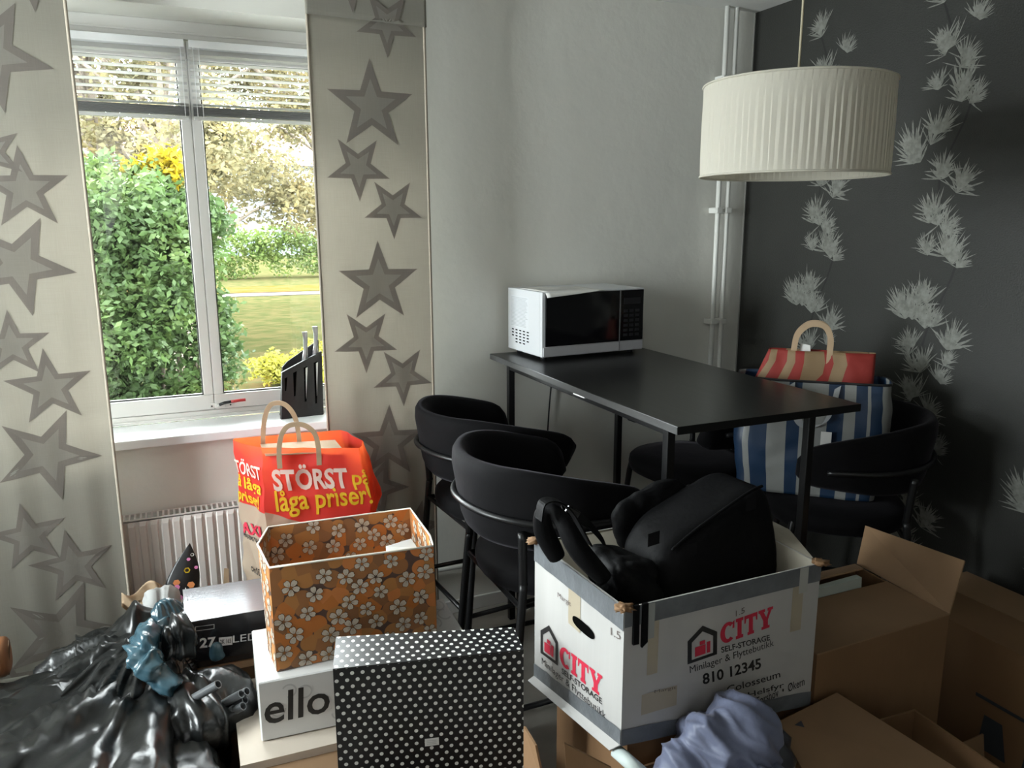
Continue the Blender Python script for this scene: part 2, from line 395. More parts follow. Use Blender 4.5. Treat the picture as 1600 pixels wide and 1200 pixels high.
for a, b_ in (((SY0, SZ0), (SY1, SZ0+.05)), ((SY0, SZ1-.05), (SY1, SZ1)), ((SY0, SZ0), (SY0+.05, SZ1)), ((SY1-.05, SZ0), (SY1, SZ1)), ((1.955, SZ0), (1.995, SZ1))):
    b_box(bm, (XL-.15, a[0], a[1]), (XL-.09, b_[0], b_[1]), .002)
bmobj('window_frame', bm, m_white, w2)
box('pane', (XL-.122, SY0+.05, SZ0+.05), (XL-.118, SY1-.05, SZ1-.05), m_glass, w2, bev=0)
struct(box('wall_back', (XL, YB-.1, -.1), (XR, YB, ZC), m_wall, bev=0))
struct(box('baseboard_front', (XL, D-.012, 0), (XR-.012, D, .055), m_white, bev=.003))
struct(box('baseboard_right', (XR-.012, YB, 0), (XR, D, .055), mat('dark_baseboard', (.03, .03, .03), .5), bev=.003))
struct(box('trim_1', (XR-.004, D-.004, .055), (XR, D, ZC), mat('corner_bead', (.35, .35, .33), .6), bev=0))
sill = struct(box('trim_2', (WX0+.002, D-.030, .829), (WX1-.002, D+.185, .859), m_sill, bev=.004)); sill['label'] = 'white window sill'

# window
win = thing('window_1', None, None, (0.135, 2.99, .86)); win['kind'] = 'structure'
YF = 2.99
bm = bmesh.new()
b_box(bm, (WX0, YF, .859), (WX1, YF+.08, .889), .003); b_box(bm, (WX0, YF, 2.150), (WX1, YF+.08, WZ1), .003)
b_box(bm, (WX0, YF, .889), (WX0+.04, YF+.08, 2.15), .003); b_box(bm, (WX1-.04, YF, .889), (WX1, YF+.08, 2.15), .003)
b_box(bm, (WX0, YF-.006, 2.165), (WX1, YF, 2.172), .002)
b_box(bm, (WX0, YF-.010, .866), (WX1, YF, .874), .002)
bmobj('window_frame', bm, m_white, win)
for x0, x1 in ((WX0+.042, .1345), (.1355, WX1-.042)):
    bm = bmesh.new(); y0, y1 = YF-.004, YF+.045
    b_box(bm, (x0, y0, .891), (x1, y1, .946), .004); b_box(bm, (x0, y0, 2.086), (x1, y1, 2.146), .004)
    b_box(bm, (x0, y0+.001, .946), (x0+.033, y1, 2.086), .003); b_box(bm, (x1-.033, y0+.001, .946), (x1, y1, 2.086), .003)
    s = bmobj('sash', bm, m_white, win)
    bm = bmesh.new(); g = .004
    b_box(bm, (x0+.033, y0+.010, .946), (x1-.033, y0+.024, .946+g)); b_box(bm, (x0+.033, y0+.010, 2.086-g), (x1-.033, y0+.024, 2.086))
    b_box(bm, (x0+.033, y0+.010, .946), (x0+.033+g, y0+.024, 2.086)); b_box(bm, (x1-.033-g, y0+.010, .946), (x1-.033, y0+.024, 2.086))
    bmobj('gasket', bm, m_gasket, s)
    box('pane', (x0+.033, y0+.014, .946), (x1-.033, y0+.018, 2.086), m_glass, s, bev=0)
bm = bmesh.new(); b_box(bm, (.118, YF-.010, .897), (.196, YF-.004, .916), .002); b_box(bm, (.140, YF-.028, .899), (.172, YF-.008, .914), .004)
h = bmobj('window_handle', bm, m_white, win)
tube('lever', [V(.150, YF-.030, .912), V(.168, YF-.034, .919), V(.190, YF-.034, .921)], .0055, m_blackp, h)
tube('lever_grip', [V(.190, YF-.034, .921), V(.215, YF-.034, .923), V(.240, YF-.033, .923)], .0055, m_red, h, label='red grip of the window lever')
for x in (.125, .189): tube('screw', [V(x, YF-.013, .905), V(x, YF-.009, .905)], .003, m_gasket, h)

# venetian blinds, one to each sash
for x0, x1, lab in ((-.54, .128, 'venetian blind half raised on the left window sash'), (.142, .81, 'venetian blind half raised on the right window sash')):
    b = thing('venetian_blind', lab, 'blind', ((x0+x1)/2, YF-.025, 2.14), 'raised blinds in the window')
    box('head_rail', (x0, YF-.045, 2.118), (x1, YF-.012, 2.142), m_sill, b)
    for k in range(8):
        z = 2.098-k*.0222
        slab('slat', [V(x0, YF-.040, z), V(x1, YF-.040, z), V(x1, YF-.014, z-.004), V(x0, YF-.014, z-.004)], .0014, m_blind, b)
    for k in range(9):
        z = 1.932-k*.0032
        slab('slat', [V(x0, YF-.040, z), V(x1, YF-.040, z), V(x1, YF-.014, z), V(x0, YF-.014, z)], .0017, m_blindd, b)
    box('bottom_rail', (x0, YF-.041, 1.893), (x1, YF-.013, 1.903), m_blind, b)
    for x in (x0+.03, x1-.012 if x0 < 0 else x0+.012): tube('ladder_cord', [V(x, YF-.043, 2.12), V(x, YF-.043, 1.90)], .0013, m_sill, b, 6)

# ------------------------------------------------------------------ curtains with printed stars
YC = 2.66
def star_pts(cx, cz, r, rot, k=.40):
    return [(cx+(r if i % 2 == 0 else r*k)*math.sin(math.pi*i/5+rot), cz+(r if i % 2 == 0 else r*k)*math.cos(math.pi*i/5+rot)) for i in range(10)]
def curtain(x0, x1, z0, z1, label, stars, seed, hem):
    c = thing('star_curtain', label, 'curtain', ((x0+x1)/2, YC, z1), 'star print curtain panels')
    def S(x, z, off=0.0):
        u = x-x0; h = (z1-z)/(z1-z0); e = h*h
        y = YC+.0022*e*math.sin(u*38+seed)+.0016*e*math.sin(u*71+seed*2+z*2)+.003*math.sin(z*3+seed)+.005*(noise.noise(V(x*5+seed, z*1.1, seed)))*min(1, h*2)
        return V(x, y-off, z)
    sheet('cloth', lambda u, v: S(x0+(x1-x0)*u, z0+(z1-z0)*v), 44, 110, m_curt, c, thick=.0008)
    for a, b_ in ((x0-.001, x0+.008), (x1-.008, x1+.001)):
        sheet('side_hem', lambda u, v, a=a, b_=b_: S(a+(b_-a)*u, z0+(z1-z0)*v, .0016), 1, 110, m_hem, c, thick=.002)
    sheet('bottom_hem', lambda u, v: S(x0+(x1-x0)*u, z0+.03*v, .0014), 44, 2, m_curt, c, thick=.001)
    if hem: sheet('top_hem', lambda u, v: S(x0-.002+(x1-x0+.004)*u, hem-.006*u+(z1-hem)*v, .010), 44, 12, m_curt, c, thick=.0008)
    for px, py, rp, rot in stars:
        cc = P(px, py, 1, YC); q = P(px, py-rp, 1, YC); r = (q-cc).length
        rot = R(rot); top = hem if hem else 9
        def ring(ro, ri, k, nseg=6):
            A, B = star_pts(0, 0, ro, rot), star_pts(0, 0, ri, rot, k)
            vs, fs = [], []
            for i in range(10):
                a0, a1, b0, b1 = A[i], A[(i+1) % 10], B[i], B[(i+1) % 10]
                for s in range(nseg+1):
                    t = s/nseg; vs.append((a0[0]*(1-t)+a1[0]*t, a0[1]*(1-t)+a1[1]*t)); vs.append((b0[0]*(1-t)+b1[0]*t, b0[1]*(1-t)+b1[1]*t))
                o = i*2*(nseg+1)
                for s in range(nseg): fs.append((o+2*s, o+2*s+1, o+2*s+3, o+2*s+2))
            return vs, fs
        def inner(ri, k):
            B = star_pts(0, 0, ri, rot, k); vs = []; fs = []; n = 5
            for i in range(10):
                a, b2 = B[i], B[(i+1) % 10]; o = len(vs)
                for s in range(n+1):
                    for t in range(n+1):
                        w = t/n; q0 = (a[0]*(1-w)+b2[0]*w, a[1]*(1-w)+b2[1]*w); vs.append((q0[0]*s/n, q0[1]*s/n))
                for s in range(n):
                    for t in range(n): fs.append((o+s*(n+1)+t, o+s*(n+1)+t+1, o+(s+1)*(n+1)+t+1, o+(s+1)*(n+1)+t))
            return vs, fs
        for nm, dat, mm in (('star_outline', ring(r*1.04, r*.60, .42), m_star), ('star_centre', inner(r*.60, .42), m_star2)):
            pts, fs = dat; W3 = []
            for a, b_ in pts:
                x = min(max(cc.x+a, x0+.001), x1-.001); z = min(max(cc.z+b_, z0), z1-.002)
                W3.append(S(x, z, .0125 if (hem and z > hem) else .0015))
            o = obj(nm, W3, fs, mm, c, True)
    return c
curtain(.475, .862, .12, 2.385, 'star print curtain panel between the window and the table', [
    (548, -32, 52, 36), (604, 37, 52, 36), (580, 166, 72, 0), (560, 262, 52, 36), (614, 325, 48, 36), (592, 442, 64, 0), (572, 532, 50, 38),
    (629, 587, 47, 36), (607, 692, 58, 3), (588, 762, 50, 24), (650, 825, 42, 15)], 1.3, 2.188)
curtain(-.640, -.180, .14, 2.385, 'star print curtain panel beside the black bin bag', [
    (50, -28, 46, 36), (-16, 84, 90, 29), (-16, 238, 50, 53), (38, 296, 66, -2), (28, 414, 80, 28), (18, 540, 54, 0), (78, 606, 60, -3),
    (74, 711, 72, 26), (45, 838, 52, -6), (115, 884, 56, -6), (100, 990, 80, 24), (10, 1075, 60, 0)], 4.1, None)
tag(box('curtain_rail', (-.75, YC-.015, 2.386), (.98, YC+.015, 2.3995), m_white), 'white curtain rail fixed to the ceiling above both panels', 'curtain rail')

# ------------------------------------------------------------------ radiator, riser pipes
ra = thing('radiator', 'white panel radiator below the window sill', 'radiator', (0, 2.74, .1))
vs, fs = [], []; n = 0; xa, xb = -.62, .43; cols = int((xb-xa)/.034)
prof = [(0, 0), (.12, 0), (.24, .006), (.76, .006), (.88, 0), (1, 0)]
line = [(xa+(c+a)*.034, y) for c in range(cols) for a, y in prof[:-1]]
for x, y in line:
    for z in (.105, .118, .585, .600): vs.append(V(x, 2.716-(y if z in (.118, .585) else 0), z))
for i in range(len(line)-1):
    for k in range(3): fs.append((i*4+k, i*4+4+k, i*4+5+k, i*4+1+k))
obj('front_panel', vs, fs, m_rad, ra)
box('back_panel', (xa, 2.717, .10), (xa+cols*.034, 2.722, .605), m_rad, ra)
box('convector', (xa+.01, 2.722, .12), (xb-.02, 2.775, .59), m_rad, ra)
bm = bmesh.new()
for k in range(60): b_box(bm, (xa+.01+k*.0170, 2.722, .598), (xa+.016+k*.0170, 2.778, .606))
b_box(bm, (xa, 2.717, .598), (xb-.02, 2.722, .607)); b_box(bm, (xa, 2.776, .598), (xb-.02, 2.780, .607))
bmobj('top_grille', bm, m_rad, ra)
for x in (-.45, .2): box('bracket', (x, 2.779, .2), (x+.03, 2.803, .55), m_rad, ra)

rp = thing('heating_pipe_pair', 'pair of white heating pipes running floor to ceiling beside the dark wall', 'pipes', (2.2, 2.765, 0))
for x in (2.165, 2.212): tube('pipe', [V(x, 2.762, .001), V(x, 2.762, ZC-.001)], .0105, m_pipe, rp, 12)
for z in (2.125, 1.60, 1.13, .5):
    bm = bmesh.new()
    for x in (2.165, 2.212): b_box(bm, (x-.017, 2.745, z-.012), (x+.017, 2.8035, z+.012), .005)
    b_box(bm, (2.145, 2.750, z-.008), (2.232, 2.766, z+.008), .003)
    bmobj('pipe_clamp', bm, m_pipe, rp)
tag(tube('wall_pipe', catmull([V(.42, 2.76, .115), V(.46, 2.775, .19), V(.52, 2.778, .205), V(1.4, 2.778, .205), V(2.13, 2.778, .205)], 6), .009, m_pipe, loc=(1.2, 2.778, .2)),
    'thin white heating pipe running along the wall above the baseboard behind the chairs', 'pipe')

# ------------------------------------------------------------------ wallpaper garlands on the dark wall (flat silver print)
GAR = [  # px, py of each spray on the right hand garland, size in metres, direction (deg from up, + towards the camera side)
    (1475, -18, .07, -20), (1530, 18, .06, 20), (1485, 55, .085, -25), (1505, 82, .07, 25), (1465, 128, .055, -10), (1500, 130, .085, 5), (1520, 145, .06, 35),
    (1440, 222, .11, -25), (1465, 200, .09, 15), (1470, 262, .08, 10), (1505, 275, .08, 25), (1460, 328, .085, -20), (1480, 345, .065, 35), (1448, 382, .055, -10),
    (1482, 390, .09, 5), (1495, 402, .055, 40), (1420, 470, .12, -20), (1440, 450, .09, 15), (1450, 500, .085, 10), (1482, 520, .08, 20), (1436, 560, .08, -15), (1478, 560, .05, 20)]
def garland(dy, dz, name):
    rnd = random.Random(7); vs, fs, cs = [], [], []
    def leaf(y, z, a, L, w):
        dy_, dz_ = -math.sin(a), math.cos(a); ny, nz = dz_, -dy_; o = len(vs); X = XR-.0006-rnd.random()*.0006
        for t, k in ((0, .25), (.35, 1), (.75, .8)):
            for s in (-1, 1): vs.append(V(X, y+dy_*L*t+ny*w*k*s, z+dz_*L*t+nz*w*k*s))
        vs.append(V(X, y+dy_*L, z+dz_*L)); fs.extend([(o, o+1, o+3, o+2), (o+2, o+3, o+5, o+4), (o+4, o+5, o+6)])
    prev = None; st = []
    for px, py, s, d in GAR:
        q = P(px, py, 0, XR); st.append((q.y+dy, q.z+dz-s*.4))
        for base in range(4):
            by, bz = q.y+dy+rnd.uniform(-.25, .25)*s, q.z+dz+rnd.uniform(-.7, -.1)*s
            for k in range(20):
                a = R(d+rnd.gauss(0, 36)); leaf(by, bz, a, s*rnd.uniform(.45, 1.1), s*rnd.uniform(.016, .038))
    o = obj(name, vs, fs, m_silver, wr); o['kind'] = 'stuff'; o['label'] = 'silver leaf garland printed on the dark wallpaper'
    st.sort(key=lambda t: -t[1]); path = catmull([V(XR-.0004, y, z) for y, z in st[::3]], 4); v2, f2 = [], []
    for i, p in enumerate(path): v2 += [p+V(0, -.004, 0), p+V(0, .004, 0)]
    for i in range(len(path)-1): f2.append((2*i, 2*i+1, 2*i+3, 2*i+2))
    obj('stem_print', v2, f2, m_stem, wr)
garland(0, 0, 'garland_print'); garland(.515, .0, 'garland_print'); garland(-.515, .0, 'garland_print')
garland(0, -1.13, 'garland_print'); garland(-.515, -1.06, 'garland_print')

# ------------------------------------------------------------------ lamp
LC = V(1.555, 1.682, 0); LR = .238
lm = thing('pendant_lamp', 'pendant lamp with a wide white pleated drum shade hanging over the table', 'lamp', (LC.x, LC.y, ZC-.001))
tube('cord', [V(LC.x, LC.y, ZC-.03), V(LC.x, LC.y, 1.86)], .0032, m_cord, lm, 8)
tube('ceiling_cup', [V(LC.x, LC.y, ZC-.002), V(LC.x, LC.y, ZC-.045)], lambda t: .045-.02*t, m_sill, lm, 24)
rnd = random.Random(3); NP = 84; offs = [rnd.uniform(-.3, .3) for _ in range(NP)]
z0l, z1l = 1.672, 1.902
vs, fs, N = [], [], NP*3
for j in range(9):
    v = j/8
    for i in range(N):
        k, s = divmod(i, 3); a = 2*math.pi*(i+offs[k]*.8+.25*math.sin(k*2.1+v*1.3))/N
        rr = LR+(.0018 if s == 0 else (.0008 if s == 1 else -.0004))*math.sin(math.pi*min(1, max(0.0, v))+.35)
        vs.append(V(LC.x+rr*math.cos(a), LC.y+rr*math.sin(a), z0l+(z1l-z0l)*v))
for j in range(8):
    for i in range(N): fs.append((j*N+i, j*N+(i+1) % N, (j+1)*N+(i+1) % N, (j+1)*N+i))
sh = obj('lamp_shade', vs, fs, m_shade, lm); md = sh.modifiers.new('t', 'SOLIDIFY'); md.thickness = .0012
for z in (z0l, z1l): tube('shade_ring', [V(LC.x+(LR+.001)*math.cos(a), LC.y+(LR+.001)*math.sin(a), z) for a in [2*math.pi*i/72 for i in range(72)]], .0028, m_shade, lm, 8, closed=True)
for k in range(3):
    a = 2.1*k+.5; tube('spoke', [V(LC.x, LC.y, z1l-.03), V(LC.x+LR*math.cos(a), LC.y+LR*math.sin(a), z1l-.004)], .0018, m_steel, lm, 6)
tube('bulb_holder', [V(LC.x, LC.y, 1.88), V(LC.x, LC.y, 1.81)], .018, m_sill, lm, 16)
blob('bulb', lambda p: V(LC.x+p.x*.028, LC.y+p.y*.028, 1.775+p.z*.04), mat('lamp_bulb', (.8, .8, .78), .2), lm, sub=3)

# ------------------------------------------------------------------ table, microwave
TZ = 1.066; tx0, tx1, ty0, ty1 = 1.113, 1.715, 1.533, 2.735
tb = thing('bar_table', 'tall black rectangular bar table standing end-on to the wall', 'table', (1.41, 2.13, 0))
box('tabletop', (tx0, ty0, TZ-.021), (tx1, ty1, TZ), [m_ttop], tb, bev=.0015)
box('edge_band', (tx0-.0008, ty0+.001, TZ-.020), (tx0+.0005, ty1-.001, TZ-.001), m_tedge, tb, bev=0)
lx0, lx1, ly0, ly1 = 1.165, 1.640, 1.640, 2.660
for x in (lx0, lx1):
    for y in (ly0, ly1): box('leg', (x-.012, y-.012, 0), (x+.012, y+.012, TZ-.021), m_tube, tb, bev=.003)
for x in (lx0, lx1): box('side_rail', (x-.010, ly0+.012, TZ-.052), (x+.010, ly1-.012, TZ-.022), m_tube, tb, bev=.002)
for y in (ly0, ly1): box('end_rail', (lx0+.012, y-.010, TZ-.052), (lx1-.012, y+.010, TZ-.022), m_tube, tb, bev=.002)
box('white_label', (tx0+.012, 2.02, TZ-.030), (tx0+.030, 2.09, TZ-.0212), m_paper, tb, bev=0, label='small white tag under the table edge')
# microwave
ux = V(.998, .055, 0).normalized(); uy = V(-.055, .998, 0).normalized(); O = V(1.213, 2.492, TZ+.014)
def MW(x, y, z): return O+ux*x+uy*y+V(0, 0, z)
Mm = Matrix(((ux.x, uy.x, 0, O.x), (ux.y, uy.y, 0, O.y), (0, 0, 1, O.z), (0, 0, 0, 1)))
mw = thing('microwave_oven', 'white microwave oven with a black glass door on the table', 'microwave', MW(.22, .12, -.014))
wm, dm, hm = .437, .268, .232
box('casing', (0, .018, 0), (wm, dm, hm), m_mw, mw, .004, Mm)
box('front_frame', (0, 0, 0), (wm, .018, hm), m_mw, mw, .003, Mm)
dr = box('door', (.012, -.006, .038), (wm*.745, .001, hm-.005), m_glassb, mw, .003, Mm)
cp = box('control_panel', (wm*.745+.003, -.006, .038), (wm-.004, .001, hm-.005), m_glassb, mw, .003, Mm)
box('divider', (wm*.745+.0002, -.0068, .038), (wm*.745+.0028, .0, hm-.005), mat('divider_grey', (.12, .12, .12), .4), mw, 0, Mm)
box('lower_strip', (.004, -.006, .003), (wm-.004, .001, .036), mat('silver_strip', (.50, .50, .52), .35, metal=.3), mw, .002, Mm)
box('strip_seam', (wm*.745, -.0066, .003), (wm*.745+.001, .0, .036), m_gasket, mw, 0, Mm)
m_btn = mat('button_print', (.012, .012, .014), .5)
for r_ in range(6):
    for c_ in range(3):
        box('button', (wm*.745+.018+c_*.026, -.0072, .055+r_*.018), (wm*.745+.036+c_*.026, -.0055, .065+r_*.018), m_btn, cp, 0, Mm)
box('display', (wm*.745+.018, -.0072, .175), (wm-.020, -.0055, .198), m_btn, cp, 0, Mm)
for x in (.03, wm-.03):
    for y in (.04, dm-.04): tube('foot', [MW(x, y, -.014), MW(x, y, .001)], .012, m_blackp, mw, 12)
# side: notice and vents
nt = lay('notice', poly_data([(0, 0), (.15, 0), (.15, .118), (0, .118)]), plane_fn(MW(0, dm-.018, .088), -uy, V(0, 0, 1)), mat('notice_print', (.60, .62, .64), .6), mw)
rnd = random.Random(5); ln = []
for k in range(22):
    y = .006+k*.005; x1 = .144-rnd.random()*.02; ln.append([(.008, y), (x1, y), (x1, y+.0018), (.008, y+.0018)])
lay('notice_line', poly_data(*ln), plane_fn(MW(0, dm-.018, .088), -uy, V(0, 0, 1), .0010), mat('notice_ink', (.36, .38, .40), .6), mw)
for c_ in range(5):
    for r_ in range((4, 5, 5, 5, 4)[c_]-(1 if c_ == 0 else 0)):
        y = .042+c_*.030; z = .078-r_*.0115-(.0)
        box('vent_slot', (-.0012, dm-y-.0075, z-.0022), (.0008, dm-y+.0075, z+.0022), m_hole, mw, .0006, Mm)
# paper lying on the microwave
def pap(u, v):
    x = .012+u*.235; y = -.012+v*.20; z = hm+.0012
    if y < .004: z -= (.004-y)*1.2*(1-u)**.8+0.0
    return MW(x, y-(.004 if y < .004 else 0), z+.0015*math.sin(u*5)*v)
sh = sheet('paper_sheet', pap, 12, 16, m_paper, None, loc=MW(.13, .1, hm), thick=.0004)
tag(sh, 'white printed paper sheet lying on top of the microwave, corner curled over its door', 'paper')
lay('text_line', poly_data(*[[(.03, .03+k*.010), (.20, .03+k*.010), (.20, .033+k*.010), (.03, .033+k*.010)] for k in range(12)]),
    lambda x, y: pap((x)/.235*.95, y/.2+.06)+V(0, 0, .0009), m_grey, sh)
# power cord below the table
tag(tube('power_cord', catmull([V(1.42, 2.785, 1.04), V(1.40, 2.79, .9), V(1.385, 2.79, .7), V(1.38, 2.79, .5), V(1.36, 2.79, .3)], 6), .0032, m_tube, loc=(1.4, 2.79, 1.04)),
    'thin black power cord hanging down the wall behind the table', 'cord')

# ------------------------------------------------------------------ bar chairs
def make_chair(cx, cy, label):
    c = thing('bar_chair', label, 'chair', (cx, cy, 0), 'black velvet bar chairs')
    sz = .665
    # seat cushion
    vs, fs = [], []; K = 40
    prof = [(.0, -.070), (.86, -.070), (.97, -.058), (1.0, -.035), (.985, -.012), (.93, .0), (.6, .008), (0, .010)]
    for r_, z in prof:
        for i in range(K):
            a = 2*math.pi*i/K; ca, sa = math.cos(a), math.sin(a)
            rx, ry = sgnpow(ca, .82)*.215, sgnpow(sa, .82)*(.225-.022*(ca < 0)*abs(ca))
            vs.append(V(cx+.015+rx*r_, cy+ry*r_, sz+z))
    for j in range(len(prof)-1):
        for i in range(K): fs.append((j*K+i, j*K+(i+1) % K, (j+1)*K+(i+1) % K, (j+1)*K+i))
    obj('seat', vs, fs, m_velvet, c, True)
    # wrap-round back: padded band
    def path(s):
        a = s*R(90); L = abs(s)-1
        if abs(s) <= 1: return V(-.215*math.cos(a)-.01, .232*math.sin(a), 0), V(-math.cos(a), math.sin(a), 0)
        sg = math.copysign(1, s); return V(-.01+L*.42, .232*sg-.02*sg*L*L, 0), V(0, sg, 0)
    SM = 1.42; NS = 56; sec = 14; vs, fs = [], []
    for i in range(NS+1):
        s = -SM+2*SM*i/NS; p, n = path(s); e = abs(s)/SM
        zt = .960-.080*max(0, e-.35)**1.6/.50; zb = .735+.030*e**3
        endk = math.sqrt(max(.02, 1-max(0, (e-.90)/.10)**2)); mid = (zt+zb)/2; hh = (zt-zb)/2*(.45+.55*endk); th = .027*(.35+.65*endk)
        for k in range(sec):
            a = 2*math.pi*k/sec; q = sgnpow(math.sin(a), .6)*hh; w = sgnpow(math.cos(a), .8)*th
            fl = (q+hh)/(2*hh)*.035-.012
            groove = -.005*math.exp(-((q+.012)/.012)**2) if math.cos(a) > .3 else 0
            vs.append(V(cx, cy, mid+q)+p+n*(w+fl+groove))
    for i in range(NS):
        for k in range(sec): fs.append((i*sec+k, i*sec+(k+1) % sec, (i+1)*sec+(k+1) % sec, (i+1)*sec+k))
    fs += [tuple(range(sec))[::-1], tuple(NS*sec+k for k in range(sec))]
    bk = obj('backrest', vs, fs, m_velvet, c, True)
    pts = []
    for i in range(41):
        s = -1.22+2.44*i/40; p, n = path(s); e = abs(s)/SM; pts.append(V(cx, cy, .835-.02*e)+p+n*.038)
    tube('back_tube', pts, .0085, m_tube, c, 10)
    for s, x, y in ((-1, -.175, -.165), (1, -.175, .165)):
        p, n = path(s*.55)
        top = V(cx, cy, .80)+p+n*.036
        tube('leg', catmull([top, V(cx-.165, cy+y*1.16, .66), V(cx-.17, cy+y*1.18, .60), V(cx-.225, cy+y*1.27, .0)], 6), .0115, m_tube, c, 10)
    for y in (-.165, .165):
        tube('leg', catmull([V(cx+.14, cy+y*.9, .605), V(cx+.165, cy+y*1.08, .58), V(cx+.215, cy+y*1.27, .0)], 6), .0115, m_tube, c, 10)
    tube('seat_frame', [V(cx+x, cy+y, .592) for x, y in ((-.17, -.19), (.15, -.15), (.15, .15), (-.17, .19))], .009, m_tube, c, 8, closed=True)
    zf = .315; k = 1-zf/.60
    xb_, xf, yb_, yf = -.17-.055*k, .165+.05*k, .195+.015*k, .178+.032*k
    for a, b_ in (((xb_, -yb_), (xf, -yf)), ((xb_, yb_), (xf, yf)), ((xf, -yf), (xf, yf)), ((xb_, -yb_), (xb_, yb_))):
        tube('foot_bar', [V(cx+a[0], cy+a[1], zf), V(cx+b_[0], cy+b_[1], zf)], .008, m_tube, c, 8)
    return c
ch = make_chair(.935, 1.875, 'black velvet bar chair nearer the camera on the window side of the table')
dup(ch, (.055, .525, 0), R(4), 'black velvet bar chair closest to the star curtain, half behind another chair')
dup(ch, (1.83-.935, 2.42-1.875, 0), R(184), 'black velvet bar chair in the corner below the far end of the table')
dup(ch, (1.995-.935, 1.84-1.875, 0), R(142), 'black velvet bar chair by the dark wall, striped bag standing in it')

# ------------------------------------------------------------------ striped woven bag in the far chair and the paper bag in it
def arc_table(w, d, e, n=720):
    pts = [(sgnpow(math.cos(2*math.pi*(i/n-.125)), e)*w/2, sgnpow(math.sin(2*math.pi*(i/n-.125)), e)*d/2) for i in range(n+1)]
    L = [0.0]
    for i in range(n): L.append(L[-1]+math.hypot(pts[i+1][0]-pts[i][0], pts[i+1][1]-pts[i][1]))
    return lambda u: float(np.interp((u % 1.0 if u not in (1, 1.0) else 1.0)*L[-1], L, [i/n for i in range(n+1)]))
def bag_surface(C0, ax, ay, w0, d0, w1, d1, z0, z1, amp, seed, e=.35):
    ax, ay = Vector(ax).normalized(), Vector(ay).normalized()
    tab = arc_table(w0, d0, e)
    def S(u, v, off=0.0):
        a = 2*math.pi*(tab(u)-.125); t = v
        w, d = w0+(w1-w0)*t, d0+(d1-d0)*t
        bulge = 1+.06*math.sin(math.pi*t)
        x, y = sgnpow(math.cos(a), e)*w/2*bulge, sgnpow(math.sin(a), e)*d/2*bulge
        p = C0+ax*x+ay*y+V(0, 0, z0-C0.z+(z1-z0)*v)
        q = p*9+V(seed, seed, seed); k = (noise.noise(q)+.5*noise.noise(q*2.3))*amp
        n = (ax*math.cos(a)+ay*math.sin(a)).normalized()
        return p+n*(k+off)
    return S
fax, fay = V(.72, -.69, 0), V(-.69, -.72, 0)       # along the front, towards the camera
bc = V(1.925, 1.925, .675)
sb = thing('striped_carrier_bag', 'large blue and white striped woven bag standing in the chair by the dark wall', 'bag', bc)
S = bag_surface(bc, fax, fay, .43, .20, .46, .16, .678, 1.055, .010, 2.0)
# front spans u 0.125+... choose stripes on u of the whole loop (front face is u .25-.50)
st = [(0, BL), (.03, WH), (.075, BL), (.12, WH), (.165, BL), (.195, WH), (.20, BL)]
for a, b_ in ((.281-.053, .255), (.296, .345), (.39, .437), (.478, .493), (.54, .57), (.62, .66), (.72, .77), (.83, .87), (.93, .96)): st += [(a, WH), (b_, BL)]
m_stripe = ramp_mat('blue_white_weave', st, rough=.45)
sheet('bag_body', lambda u, v: S(u, v), 96, 36, m_stripe, sb, thick=.0012)
sheet('bag_base', lambda u, v: bc+(S(u, 0)-bc)*v+V(0, 0, .002*(1-v)), 96, 3, m_nylon, sb)
def Q(u, v, off=.004): return S(u, v, off)
sheet('binding', lambda u, v: S(u, .985+.02*v, .003), 96, 1, m_blackp, sb, thick=.003)
ribbon('strap', catmull([Q(.275, .96), Q(.285, .80, .012), Q(.31, .66, .016), Q(.335, .62, .016), Q(.36, .68, .014), Q(.38, .85, .01), Q(.385, .97)], 8), V(.5, -.5, .5), .022, .002, mat('grey_strap', (.30, .31, .32), .6), sb)
lay('care_label', poly_data([(0, 0), (.032, 0), (.032, .055), (0, .055)]), plane_fn(Q(.318, .44, .012), fax, V(0, 0, 1)), m_paper, sb)
# kraft bag with red chevrons, standing inside the striped one
kc = V(1.955, 1.955, .76)
kb = thing('zigzag_paper_bag', 'brown paper bag with red zigzag print standing in the striped bag', 'bag', kc)
tab2 = arc_table(.37, .10, .3)
def S2(u, v):
    a = 2*math.pi*(tab2(u)-.125); w = .37-.05*v*0; d = .13-.09*v
    x, y = sgnpow(math.cos(a), .3)*w/2, sgnpow(math.sin(a), .3)*d/2
    x += .03*(1-v)*0
    if x < 0: x *= 1-.22*max(0, (v-.72)/.28)
    p = kc+fax*x+fay*y+V(0, 0, .375*v)
    return p+fay*.010*(noise.noise(p*14)+.4*noise.noise(p*31))
m_zig = ramp_mat('red_zigzag_kraft', [(0, KR), (.10, RE), (.223, KR), (.271, RE), (.318, KR), (.365, RE), (.417, KR), (.452, RE), (.50, KR), (.53, RE), (.58, KR), (.6, RE), (.7, KR), (.78, RE), (.88, KR)], zig=.10, rough=.7)
sheet('bag_body', S2, 80, 30, m_zig, kb, thick=.0008)
for s, k in ((.020, 1), (-.020, 1)):
    base = kc+fay*s+V(0, 0, .37)
    arch = [base+fax*x+V(0, 0, z) for x, z in ((-.068, -.05), (-.066, .0), (-.058, .055), (-.03, .088), (0, .095), (.028, .085), (.045, .05), (.046, 0), (.046, -.05))]
    ribbon('handle', catmull(arch, 5), fay, .002, .018, m_kraft, kb)
slab('packet', [kc+fax*-.05+V(0, 0, .33), kc+fax*-.01+V(0, 0, .33), kc+fax*-.015+V(0, 0, .392), kc+fax*-.045+V(0, 0, .397)], .006, m_paper, kb)

